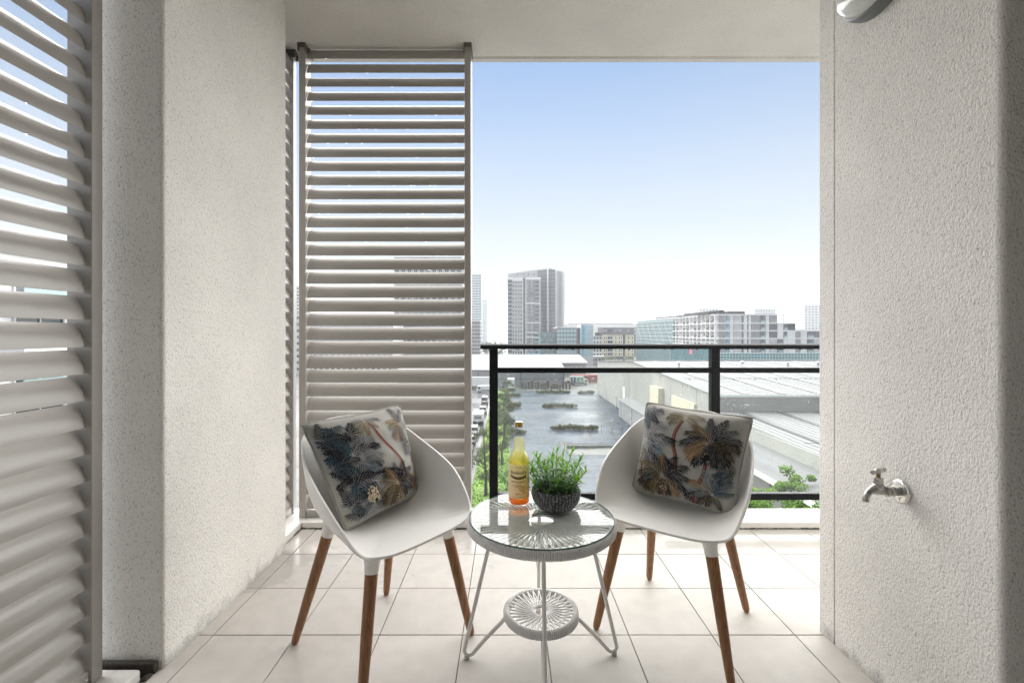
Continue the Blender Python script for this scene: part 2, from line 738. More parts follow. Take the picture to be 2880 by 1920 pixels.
def rounded(poly, rads, n=5):
    """2-D outline with its corners rounded"""
    out = []
    k = len(poly)
    for i, p in enumerate(poly):
        r = rads[i]
        if not r:
            out.append(p)
            continue
        p = Vector(p)
        a = (Vector(poly[i - 1]) - p).normalized() * r
        b = (Vector(poly[(i + 1) % k]) - p).normalized() * r
        for j in range(n + 1):
            t = j / n
            q = (p + a) * (1 - t) ** 2 + p * 2 * t * (1 - t) + (p + b) * t * t
            out.append((q.x, q.y))
    return out


t = MB()
t.prism(rounded([(-1.37, 1.473), (-1.115, 1.473), (-1.115, 2.287), (-1.37, 2.287)], [0, .014, .006, 0]), -.002, CZ - .001, sm=False)
tag(t.build('rendered_wall', M_STUC), 'cream roughcast wall standing between the two side louvre screens', 'wall')

t = MB()
t.prism(rounded([(1.142, 1.669), (1.142, 1.5945), (1.149, 1.593), (1.149, 1.589), (1.142, 1.5875), (1.142, 1.051), (2.7, 1.051), (2.7, 1.669)],
                [.004, 0, 0, 0, 0, .016, 0, 0]), -.002, CZ - .001)
tag(t.build('rendered_wall', M_STUC_R), 'cream roughcast wall carrying the garden tap and the bulkhead lamp', 'wall')
t = MB().box(2.7, 2.86, 1.2, 2.74, -.2, CZ + .1)
tag(t.build('rendered_wall', M_STUC), 'cream roughcast end wall closing the far end of the balcony past the tap wall', 'wall')

# unseen back of the balcony, kept dark to cut light from behind the camera
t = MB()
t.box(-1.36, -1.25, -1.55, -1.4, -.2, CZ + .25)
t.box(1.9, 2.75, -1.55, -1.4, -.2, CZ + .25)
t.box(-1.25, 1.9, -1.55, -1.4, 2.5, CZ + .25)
tag(t.build('rendered_wall', M_REAR_DARK), 'unseen darkened rear wall of the flat with a wide door opening', 'wall')
dr = thing('added_sliding_door', 'unseen wide sliding glass door with dark curtains, added to cut light from behind', 'door', (.42, -1.47, 0))  # out of view, added to hold back light through the rear opening
for i in range(3):
    xa = -1.25 + i * 1.05
    f_ = MB()
    f_.box(xa, xa + .05, -1.50, -1.45, 0, 2.5).box(xa + 1.0, xa + 1.05, -1.50, -1.45, 0, 2.5).box(xa + .05, xa + 1.0, -1.50, -1.45, 0, .06).box(xa + .05, xa + 1.0, -1.50, -1.45, 2.44, 2.5)
    f_.build('door_frame', M_BLACK, dr)
    MB().box(xa + .05, xa + 1.0, -1.478, -1.472, .06, 2.44).build('door_glass', M_PANE, dr)
    k_ = []
    for j in range(41):
        k_.append((xa + 1.05 * j / 40, -1.60 + .025 * math.sin(j * 1.3)))
    k_ += [(x_, y_ - .01) for x_, y_ in reversed(k_)]
    MB().prism(k_, 0, 2.4).build('added_curtain', mat('curtain_cloth', (.14, .13, .12), .9), dr)  # dark cloth added out of view to lower the fill light
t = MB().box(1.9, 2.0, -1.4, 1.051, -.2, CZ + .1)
tag(t.build('rendered_wall', M_REAR_DARK), 'unseen darkened side wall of the flat running back from the tap wall', 'wall')

# kerbs
def kerb(name, x0, x1, y0, y1, label, bev=.006):
    k = thing(name, label, 'kerb', ((x0 + x1) / 2, (y0 + y1) / 2, 0))
    MB().box(x0, x1, y0, y1, -.005, .037).build('kerb_body', M_CURB, k, bevel=bev)
    return k


kf = kerb('balcony_kerb', -1.148, 2.699, 2.532, 2.732, 'low white painted kerb under the railing and the front louvre screen')
kl = kerb('balcony_kerb', -1.358, -1.149, 2.289, 2.732, 'short white kerb in the corner between the cream wall and the front screen')
kn = kerb('balcony_kerb', -1.358, -1.15, -1.39, 1.428, 'white kerb under the large side louvre screen', .008)


def grime_line(parent, a, b, h=.006, dep=.004, step=.012, seed=1):
    """uneven dirty bead along a joint"""
    rnd = random.Random(seed)
    a, b = Vector(a), Vector(b)
    n = max(2, int((b - a).length / step))
    pts, rad = [], []
    for i in range(n + 1):
        p = a.lerp(b, i / n)
        pts.append(p)
        rad.append(h * rnd.uniform(.45, 1.15))
    MB().tube(pts, rad, 5).build('joint_grime', M_GRIME, parent)


grime_line(kf, (-1.14, 2.5305, .001), (1.9, 2.5305, .001), .0055, seed=2)
grime_line(kl, (-1.147, 2.445, .001), (-1.147, 2.53, .001), .006, seed=3)
# the dirty upstand left in the gap between the near kerb and the wall
t = thing('waterproof_upstand', 'black mouldy upstand in the gap between the near kerb and the cream wall', 'upstand', (-1.25, 1.45, 0))
MB().box(-1.36, -1.128, 1.452, 1.4725, -.003, .034).box(-1.149, -1.130, 1.42, 1.452, -.003, .008).build('membrane', M_GRIME, t, bevel=.005)


# ------------------------------------------------------------------ louvre screens
def slat_profile(flip=1):
    """section of one blade: outer edge high, inner edge low, bulging inwards; (depth inwards, height)"""
    top, bot = Vector((-.020, .0715)), Vector((.020, 0))
    ch = bot - top
    nrm = Vector((-ch.y, ch.x)).normalized()
    if nrm.x < 0:
        nrm = -nrm
    up, lo = [], []
    n = 9
    for i in range(n + 1):
        s = i / n
        p = top + ch * s
        bow = 4 * s * (1 - s) * .0085
        th = .0007 + .0026 * math.sin(PI * min(1, s * 1.02)) ** .8 if 0 < i < n else .0008
        up.append(p + nrm * (bow + th * .35))
        lo.append(p + nrm * (bow - th * .65))
    return [(p.x, p.y) for p in up] + [(p.x, p.y) for p in reversed(lo)]


SLAT = slat_profile()


def slat_mesh(length):
    """blade along +X; inner side faces -Y"""
    m = MB()
    n = len(SLAT)
    vs = [(0, -a, b) for a, b in SLAT] + [(length, -a, b) for a, b in SLAT]
    h = n // 2
    for i0, i1 in ((0, h - 1), (h, n - 1)):
        m.add([vs[i] for i in range(i0, i1 + 1)] + [vs[i + n] for i in range(i0, i1 + 1)], [(i, i + 1, i + 1 + h, i + h) for i in range(h - 1)], 0, True)
    m.add(vs, [(h - 1, h, h + n, h - 1 + n), (n - 1, 0, n, 2 * n - 1)], 0)
    m.add(vs, [tuple(range(n)), tuple(range(n, 2 * n))], 0)
    me = m.mesh('slat', M_ALU)
    return me


def louvre(loc, rz, width, label, z0, n, pitch=.0803, drops=0, seed=0, htop=2.715, first=.05, screw=False):
    """screen in its own frame: runs along +X, room side is -Y"""
    root = thing('louvre_screen', label, 'louvre screen', loc, rz)
    for x in (0, width - .037):
        MB().box(x, x + .037, -.0375, .0375, z0, htop).build('stile', M_ALU, root, bevel=.0022, local=True)
    MB().box(.0375, width - .0375, -.030, .030, z0 + .002, z0 + .042).build('bottom_rail', M_ALU, root, bevel=.002, local=True)
    me = slat_mesh(width - .074 - .004)
    for i in range(n):
        o = link('slat', me, root, (.039, -.003, z0 + first + i * pitch + random.uniform(-.0006, .0006)), local=True)
        o.rotation_euler = (random.uniform(-.008, .008), 0, 0)
    # head channels at the stile tops
    for x in (-.004, width - .041):
        m = MB()
        m.box(x, x + .045, -.05, .055, htop - .001, CZ + .0005)
        m.box(x, x + .0025, -.05, .055, htop - .03, htop)
        m.box(x + .0425, x + .045, -.05, .055, htop - .03, htop)
        m.build('head_channel', M_ALU_D, root, local=True)
    if drops:
        rnd = random.Random(seed)
        m = MB()
        k = len(SLAT) // 2
        for i in range(drops):
            s = min(n - 1, int(abs(rnd.gauss(.56, .2)) * n)) if rnd.random() < .8 else rnd.randrange(n)
            u = rnd.uniform(.1, .93)
            if rnd.random() < .25:
                a, b = SLAT[k - 1]
                u2 = 0
                r = rnd.uniform(.0016, .003)
                c = Vector((rnd.uniform(.06, width - .06), -.003 - a, z0 + first + s * pitch + b - r * .4))
            else:
                i0 = int(u * (k - 1))
                a, b = SLAT[i0]
                a2, b2 = SLAT[i0 + 1]
                f = u * (k - 1) - i0
                r = rnd.uniform(.0010, .0024)
                c = Vector((rnd.uniform(.06, width - .06), -.003 - (a + (a2 - a) * f), z0 + first + s * pitch + b + (b2 - b) * f))
            drop(m, c, Vector((0, -1, .35)).normalized(), r)
        struct(m.build('rain_drops', M_DROP, root, local=True), 'stuff')
    if screw:
        MB().lathe([(.0, -.0405), (.004, -.0405), (.0045, -.0385), (.0045, -.037)], 10, (width - .055, 0, z0 + .025), axis='y').build('screw', M_STEEL, root, local=True)
    return root


def drop(m, c, nrm, r, flat=.55):
    q = Vector((0, 0, 1)).rotation_difference(nrm)
    vs = [c + q @ Vector((0, 0, r * flat))]
    for rr, zz in ((.68, .72 * flat), (1.0, 0)):
        for j in range(7):
            a = 2 * PI * j / 7
            vs.append(c + q @ Vector((r * rr * math.cos(a), r * rr * math.sin(a), r * zz)))
    fs = [(0, 1 + j, 1 + (j + 1) % 7) for j in range(7)]
    fs += [(1 + j, 8 + j, 8 + (j + 1) % 7, 1 + (j + 1) % 7) for j in range(7)]
    m.add(vs, fs, 0, True)


# front screen: runs along +X at y about 2.62
louvre((-1.187, 2.6235, 0), 0, .978, 'taupe aluminium louvre screen behind the left chair, wet with rain drops', .0385, 33, drops=420, seed=5, first=.045)
# side screens: run towards the camera, room side faces +X  (local +X -> world -Y, local -Y -> world ... )
# room side +X : rotate by +90 deg, local X -> +Y, local -Y -> +X
louvre((-1.2815, .40, 0), R(90), .998, 'large taupe louvre screen with glossy curved blades next to the cream wall end', .0385, 33, drops=160, seed=8, first=.045, screw=True)
louvre((-1.2815, 1.70, 0), R(90), .978, 'taupe louvre screen seen edge-on in the corner past the cream wall', .0385, 33, first=.045)
louvre((-1.2815, -.62, 0), R(90), .978, 'taupe louvre screen nearest the rear wall of the flat', .0385, 33, first=.045)

# ------------------------------------------------------------------ railing
RY = 2.65
rail = thing('balcony_railing', 'black metal balcony railing with glass infill panels and dripping handrail', 'railing', (.6, RY, .037))
hp = [(-.034, -.0105), (-.034, .006), (-.028, .0125), (-.012, .0185), (.012, .0185), (.028, .0125), (.034, .006), (.034, -.0105)]
MB().prism([(RY + a, 1.006 + b) for a, b in hp], -.158, 2.69, axis='x').build('handrail', M_BLACK, rail, bevel=.0015)
posts = [-.106, 1.178, 2.462]
for x in posts:
    MB().box(x, x + .049, RY - .0225, RY + .0225, .036, .9955).build('post', M_BLACK, rail, bevel=.002)
    MB().box(x - .02, x + .069, RY - .045, RY + .045, .0365, .044).build('base_plate', M_BLACK, rail, bevel=.002)
for i, (a, b) in enumerate(((-.0565, 1.1775), (1.2275, 2.4615), (2.5115, 2.69))):
    MB().box(a, b, RY - .019, RY + .019, .857, .887).build('middle_rail', M_BLACK, rail, bevel=.002)
    MB().box(a, b, RY - .019, RY + .019, .122, .159).build('bottom_rail', M_BLACK, rail, bevel=.002)
    pane = MB().box(a + .014, b - .004, RY - .0032, RY + .0032, .1595, .8565).build('glass_panel', M_PANE, rail)
    m = MB()
    rnd = random.Random(40 + i)
    cl = [(rnd.uniform(a, b), rnd.uniform(.2, .82)) for _ in range(14)]
    k = 2300 if i < 2 else 80
    for j in range(k):
        if rnd.random() < .55:
            c0 = rnd.choice(cl)
            x, z = rnd.gauss(c0[0], .10), rnd.gauss(c0[1], .07)
        else:
            x, z = rnd.uniform(a, b), rnd.uniform(.16, .85)
        if not (a + .018 < x < b - .008 and .165 < z < .85):
            continue
        r = .0008 + .0026 * rnd.random() ** 2.6
        drop(m, Vector((x, RY + .0033, z)), Vector((0, 1, 0)), r, .5)
    struct(m.build('rain_drops', M_DROP, pane), 'stuff')
m = MB()
rnd = random.Random(77)
for j in range(95):
    x = rnd.uniform(-.15, 2.6)
    drop(m, Vector((x, RY + rnd.uniform(-.03, .01), .9955)), Vector((0, 0, -1)), rnd.uniform(.003, .0062), 1.1)
for j in range(24):
    x = rnd.uniform(0, 2.4)
    drop(m, Vector((x, RY + rnd.uniform(-.015, .01), .857)), Vector((0, 0, -1)), rnd.uniform(.002, .004), .9)
struct(m.build('hanging_drops', mat('hanging_drop', (.05, .055, .06), .05, spec=.8), rail), 'stuff')
# ------------------------------------------------------------------ chairs
RIM = [(0, -.265, .432), (.10, -.264, .433), (.165, -.257, .437), (.21, -.24, .446), (.238, -.212, .470), (.254, -.165, .520), (.263, -.1, .575), (.258, -.02, .620),
       (.245, .06, .660), (.225, .12, .697), (.195, .175, .726), (.14, .225, .748), (.07, .255, .762), (0, .264, .766)]
SC = Vector((0, -.035, .418))


def shell_surface(nt=16, nseg=4):
    full = [Vector(p) for p in RIM] + [Vector((-x, y, z)) for x, y, z in reversed(RIM[1:-1])]
    rim = catmull(full, nseg, closed=True)
    rows = []
    for k in range(nt + 1):
        t = k / nt
        row = []
        for p in rim:
            s = max(0, (p.z - .43) / .34)
            n = 2.0 + 1.5 * s
            a = t * PI / 2
            h = (math.sin(a)) ** (2 / n)
            g = 1 - (math.cos(a)) ** (2 / n) if t < 1 else 1
            lean = .16 * s
            h2 = h * (1 - lean) + g * lean
            if s < .05:
                h2 = h2 * s / .05 + t * (1 - s / .05) if s > 0 else t
            q = SC + Vector(((p.x - SC.x) * h2, (p.y - SC.y) * h2, (p.z - SC.z) * g))
            if k == 0:
                q = SC.copy()
            row.append(q)
        rows.append(row)
    return rows


def make_chair(loc, rz, label):
    root = thing('tub_chair', label, 'chair', loc, rz, 'white tub chairs on either side of the table')
    rows = shell_surface()
    m = MB()
    n = len(rows[0])
    vs = [rows[0][0]] + [q for r in rows[1:] for q in r]
    fs = [(0, 1 + j, 1 + (j + 1) % n) for j in range(n)]
    for k in range(len(rows) - 2):
        for j in range(n):
            j2 = (j + 1) % n
            fs.append((1 + k * n + j, 1 + (k + 1) * n + j, 1 + (k + 1) * n + j2, 1 + k * n + j2))
    m.add(vs, fs, 0, True)
    sh = m.build('seat_shell', M_SHELL, root, local=True)
    so = sh.modifiers.new('thick', 'SOLIDIFY')
    so.thickness = .0085
    so.offset = -1
    bv = sh.modifiers.new('round', 'BEVEL')
    bv.width = .003
    bv.segments = 2
    bv.limit_method = 'ANGLE'
    bv.angle_limit = R(50)
    sub = sh.modifiers.new('sub', 'SUBSURF')
    sub.levels = sub.render_levels = 1
    feet = [(-.229, -.225), (.229, -.225), (-.194, .228), (.194, .228)]
    tops = [(-.150, -.170), (.150, -.170), (-.128, .098), (.128, .098)]
    flat = [q for r_ in rows for q in r_]
    topz = [min(flat, key=lambda q: (q.x - tx) ** 2 + (q.y - ty) ** 2 + .3 * (q.z - .42) ** 2).z - .006 for tx, ty in tops]
    for (fx, fy), (tx, ty), tz in zip(feet, tops, topz):
        a, b = Vector((tx, ty, tz)), Vector((fx, fy, .0))
        d = (b - a)
        L = d.length
        c = a + d * (.054 / L)
        MB().tube([a, a + d * (.03 / L), c, c + d * .001], [.028, .0225, .0207, .0203], 20).build('leg_socket', M_SHELL, root, local=True)
        e = b - d * (.006 / L)
        lg = MB().tube([c - d * (.02 / L), c + d * .002, c.lerp(b, .5), b - d * (.018 / L), e, b + Vector((0, 0, .0005))],
                       [.0195, .0195, .0172, .0132, .0108, .006], 20).build('leg', M_WOOD, root, local=True)
        lg.data.transform(Matrix.Translation((0, 0, 0)))
    return root


CH_L = ((-.449, 1.604, 0), R(51.5))
CH_R = ((.642, 1.715, 0), R(-37.3))
CU_L = ((-.450, 1.616, 0), R(55))           # the cushion sits a little askew in its chair
make_chair(*CH_L, 'white plastic tub chair with wooden legs in front of the louvre screen')
make_chair(*CH_R, 'white plastic tub chair with wooden legs in front of the glass railing')


# ------------------------------------------------------------------ cushions with a palm print
M_FAB = mat('cushion_cloth', (.385, .375, .345), .8, var=.05, vscale=7, bump=.12, bscale=500, bdist=.0006, spec=.25)
M_PIPE = mat('cushion_piping', (.34, .335, .31), .75, var=.08, vscale=30)
PC = {'char': (.018, .017, .021), 'slate': (.075, .075, .088), 'grey': (.22, .22, .235), 'pale': (.50, .50, .485), 'teal': (.035, .060, .078), 'blue': (.14, .20, .245),
      'olive': (.16, .135, .07), 'ochre': (.26, .17, .08), 'orange': (.33, .155, .07), 'cream': (.62, .50, .36), 'rust': (.22, .065, .045), 'navy': (.022, .028, .05)}
PN = list(PC)
PM = [mat('print_' + k, v, .8, spec=.2) for k, v in PC.items()]


class Print:
    """flat motif drawn in cushion coordinates (u right, v down, 0..1); later laid on the cloth"""

    def __init__(s, seed):
        s.q = []           # (list of 2-D polygons, colour, layer)
        s.r = random.Random(seed)
        s.layer = 0

    def strip(s, pts, w0, w1, col, taper=True):
        pts = [Vector(p) for p in pts]
        n = len(pts)
        L, Rr = [], []
        for i, p in enumerate(pts):
            d = (pts[min(i + 1, n - 1)] - pts[max(i - 1, 0)])
            d = d.normalized() if d.length else Vector((1, 0))
            nn = Vector((-d.y, d.x))
            t = i / (n - 1)
            w = w0 + (w1 - w0) * t
            if taper:
                w = w0 * (math.sin(PI * min(.97, .12 + .88 * t)) ** .7) + w1 * t
            L.append(p + nn * w)
            Rr.append(p - nn * w)
        for i in range(n - 1):
            s.q.append(([L[i], L[i + 1], Rr[i + 1], Rr[i]], col, s.layer))

    def frond(s, x, y, ang, ln, droop, cols, nl=15, wl=.33, side=1.0):
        """one palm leaf: curved midrib and two rows of leaflets; ang 0 = right, 90 = up"""
        r = s.r
        nl = int(nl * .74)
        s.layer += 1
        a = R(ang)
        p = Vector((x, y))
        pts = [p.copy()]
        n = 9
        dirn = 1 if math.cos(a) >= 0 else -1
        for i in range(n):
            p = p + Vector((math.cos(a), -math.sin(a))) * ln / n
            pts.append(p.copy())
            a -= dirn * R(droop) / n
        hi = []
        for sd in (1, -1):
            for i in range(nl):
                t = .10 + .90 * i / nl
                f = t * n
                k = min(int(f), n - 1)
                q = pts[k].lerp(pts[k + 1], f - k)
                d = (pts[k + 1] - pts[k]).normalized()
                nn = Vector((-d.y, d.x)) * sd
                spread = (1.0 - .55 * t) * r.uniform(.85, 1.1) * side
                v = (d * (.55 + .6 * t) + nn * spread).normalized()
                l2 = ln * wl * (math.sin(PI * (.14 + .82 * t)) ** .6) * r.uniform(.85, 1.12)
                g = Vector((0, 1)) * l2 * .30 * (.4 + t)
                e = q + v * l2
                mid = q + v * l2 * .55 + g * .15
                hi.append(([q + v * l2 * .08, mid, e + g * .9], i))
                s.strip([q, mid, e + g], ln * .0185, 0, cols[0])
        s.layer += 1
        for pts2, i in hi:
            if i % 2 or r.random() < .3:
                s.strip(pts2, ln * .0055, 0, cols[1])
        s.layer += 1
        s.strip(pts[:-1], ln * .014, ln * .003, cols[-1], False)

    def crown(s, x, y, size, fr, nl=15):
        size *= 1.06
        for ang, k, droop, cols in fr:
            s.frond(x, y, ang, size * k, droop, cols, nl)

    def trunk(s, pts, w, cols=('rust', 'char', 'cream')):
        s.layer += 1
        c = catmull([(*p, 0) for p in pts], 8)
        c = [Vector((q.x, q.y)) for q in c]
        s.strip(c, w, w * 1.25, cols[0], False)
        s.layer += 1
        for i in range(1, len(c) - 1):
            d = (c[i + 1] - c[i - 1]).normalized()
            nn = Vector((-d.y, d.x))
            for f, col, ll in ((-.35, cols[1], .55), (.3, cols[2], .28)):
                q = c[i] + nn * w * f
                s.q.append(([q - nn * w * ll + d * w * .22, q + nn * w * ll + d * w * .10, q + nn * w * ll - d * w * .18, q - nn * w * ll - d * w * .12], col, s.layer))

    def fruit(s, x, y, rx, ry, n=60):
        s.layer += 1
        s.q.append(([Vector((x + rx * 1.02 * math.cos(2 * PI * i / 14), y + ry * 1.02 * math.sin(2 * PI * i / 14))) for i in range(14)], 'char', s.layer))
        s.layer += 1
        for i in range(n):
            a, q = s.r.uniform(0, 2 * PI), math.sqrt(s.r.random())
            cx, cy = x + rx * q * math.cos(a), y + ry * q * math.sin(a)
            w = rx * .13
            s.q.append(([Vector((cx - w, cy)), Vector((cx, cy - w * 1.4)), Vector((cx + w, cy)), Vector((cx, cy + w * 1.4))], 'cream', s.layer))


D1, D2 = ('char', 'slate', 'grey'), ('slate', 'pale', 'grey')
TE, BL_ = ('teal', 'blue', 'blue'), ('blue', 'pale', 'pale')
OC, OR = ('olive', 'ochre', 'cream'), ('ochre', 'orange', 'cream')
GP, OL = ('grey', 'pale', 'pale'), ('char', 'ochre', 'ochre')


def print_left():
    p = Print(3)
    p.trunk([(.475, .13), (.53, .30), (.64, .47), (.70, .60), (.72, .76)], .014)
    p.crown(.455, .105, .17, [(185, 1, 40, OC), (215, .9, 20, OC), (160, .9, 60, D2), (20, .9, 50, D2), (250, .8, 10, OR), (330, .7, 30, OC)], 12)
    p.trunk([(.875, .40), (.895, .52), (.905, .64)], .011)
    p.trunk([(.905, .70), (.90, .80), (.885, .92)], .010)
    p.crown(.20, .40, .30, [(100, 1.0, 10, TE), (75, 1.05, 15, D1), (125, .95, 25, TE), (150, .9, 40, D1), (55, .9, 60, GP), (30, .9, 45, D1), (170, .75, 20, TE)], 19)
    p.crown(.17, .56, .27, [(115, .85, 20, TE), (60, 1.0, 60, GP), (20, .95, 35, D1), (155, .7, 20, TE), (205, .6, 10, D1)], 18)
    p.crown(.25, .47, .24, [(40, .95, 85, GP), (5, .9, 50, D2), (335, .8, 30, BL_), (70, .8, 110, GP)], 17)
    p.crown(.10, .66, .30, [(12, 1.05, 35, GP), (40, .8, 60, D1), (340, .85, 10, TE), (310, .7, 5, TE), (5, 1.3, 12, D1)], 18)
    p.crown(.03, .45, .22, [(60, .9, 20, TE), (20, 1.0, 40, D1), (340, .9, 20, TE), (300, .8, 5, D1)], 17)
    p.crown(.06, .84, .22, [(70, 1.0, 10, TE), (35, 1.0, 30, D1), (5, 1.0, 30, GP), (330, .8, 10, TE), (95, .8, 0, D1)], 17)
    p.crown(.05, .20, .20, [(80, .8, 5, D1), (40, 1.0, 30, TE), (10, 1.0, 50, D1), (330, 1.0, 20, TE), (290, .9, 5, D1)], 17)
    p.crown(.16, .97, .17, [(100, .9, 5, D1), (60, 1.0, 20, TE), (25, 1.0, 30, GP), (140, .9, 20, D1)], 16)
    p.crown(.42, .97, .14, [(90, .9, 5, OL), (55, 1.0, 20, OC), (130, 1.0, 20, D1)], 15)
    p.fruit(.285, .80, .062, .080, 90)
    p.frond(.33, .64, 2, .34, 22, D1, 20)
    p.frond(.30, .67, -12, .28, 35, GP, 18)
    p.frond(.36, .78, -62, .17, 10, D1, 14)
    p.crown(.845, .215, .19, [(100, 1.1, 5, D1), (70, .9, 20, D2), (150, .95, 30, OR), (175, .9, 20, OC), (200, 1.0, 25, D2), (225, .95, 10, OR), (250, .9, 5, OL), (290, .8, 10, GP),
                              (20, .7, 60, GP), (345, .7, 40, D2)], 14)
    p.crown(.87, .36, .17, [(245, 1.05, 5, D2), (275, 1.0, 5, GP), (300, .95, 5, D2), (220, .7, 15, D2)], 13)
    p.fruit(.875, .435, .026, .04, 26)
    p.crown(.60, .785, .21, [(95, .95, 5, D1), (70, 1.0, 15, D1), (120, .95, 10, OR), (145, 1.05, 25, OC), (45, 1.1, 35, D1), (20, 1.0, 40, OL), (170, 1.05, 35, OC), (195, 1.1, 30, OL),
                             (220, 1.05, 15, OC), (245, .95, 5, OL), (265, .8, 0, OL), (290, .8, 5, OR), (320, .85, 15, D1), (345, .95, 25, D1)], 16)
    p.fruit(.61, .925, .036, .045, 36)
    p.trunk([(.605, .955), (.595, .995)], .008)
    p.crown(.935, .80, .15, [(110, 1.0, 10, D2), (80, .9, 5, D1), (145, 1.0, 35, OR), (175, 1.0, 25, D1), (205, 1.0, 15, OL), (235, .9, 5, OR), (260, .8, 0, OL)], 13)
    return p


def print_right():
    p = Print(5)
    p.trunk([(.44, .15), (.395, .28), (.405, .42), (.45, .55), (.465, .70)], .016)
    p.crown(.455, .115, .17, [(175, 1, 35, OC), (205, .9, 15, OC), (20, 1.0, 40, OC), (340, .9, 25, OC), (150, .9, 60, OC)], 13)
    p.crown(.055, .26, .24, [(60, 1.0, 15, D2), (80, .9, 5, BL_), (25, 1.0, 60, GP), (100, .8, 5, BL_)], 17)
    p.crown(.09, .42, .27, [(20, 1.15, 30, D1), (45, .9, 95, GP), (75, .8, 60, GP), (350, .9, 40, BL_), (100, .7, 10, GP)], 18)
    p.frond(.12, .46, -35, .36, -8, D1, 20)
    p.frond(.06, .44, -55, .30, 0, GP, 17)
    p.trunk([(.09, .66), (.105, .80), (.16, .90), (.205, .97)], .010)
    p.crown(.02, .12, .20, [(20, 1.0, 30, D2), (340, 1.0, 20, D1), (300, .9, 5, TE)], 16)
    p.crown(.97, .62, .16, [(150, 1.0, 20, D1), (185, 1.0, 15, TE), (220, .9, 5, D1), (110, .8, 5, OL)], 15)
    p.crown(.20, .97, .15, [(90, .9, 5, OL), (50, 1.0, 20, D1), (130, 1.0, 20, OC)], 15)
    p.fruit(.10, .60, .035, .075, 46)
    p.crown(.11, .55, .13, [(250, 1.0, 0, D2), (300, 1.1, 5, D1), (280, 1.0, 0, GP)], 13)
    p.trunk([(.735, .54), (.73, .66), (.69, .78)], .016)
    p.crown(.735, .33, .24, [(75, 1.05, 10, D1), (100, 1.0, 5, D1), (50, .95, 25, D2), (130, .95, 25, OR), (150, 1.0, 35, OL), (25, 1.1, 45, D1), (5, 1.0, 40, OL), (175, 1.1, 35, D1),
                             (200, 1.0, 30, OR), (225, 1.05, 15, OR), (245, 1.1, 5, D1), (265, .9, 0, D1), (290, 1.0, 5, D1), (315, 1.05, 15, D1), (335, 1.0, 30, OL)], 17)
    p.frond(.70, .37, 30, .22, 100, OL, 18)
    p.fruit(.725, .50, .036, .048, 40)
    p.crown(.345, .775, .235, [(95, .95, 5, OR), (70, 1.05, 15, D1), (115, 1.0, 10, D1), (45, 1.15, 30, D1), (20, 1.05, 40, D1), (140, 1.05, 25, OC), (165, 1.1, 35, OL), (190, 1.1, 30, D1),
                               (215, 1.0, 15, OL), (240, .95, 5, OC), (265, .8, 0, OL), (295, .8, 5, D1), (320, .95, 15, OR), (345, 1.05, 22, D1)], 17)
    p.fruit(.36, .895, .032, .04, 34)
    p.trunk([(.375, .93), (.385, .985)], .009)
    p.trunk([(.655, .86), (.645, .99)], .012)
    p.crown(.83, .86, .22, [(110, 1.1, 5, BL_), (85, 1.1, 5, TE), (60, .95, 10, TE), (140, 1.05, 30, OR), (165, 1.0, 40, BL_), (185, 1.15, 25, D1), (30, .7, 20, TE), (215, .9, 10, OL),
                            (240, .6, 5, OL), (300, .6, 5, OL)], 17)
    return p


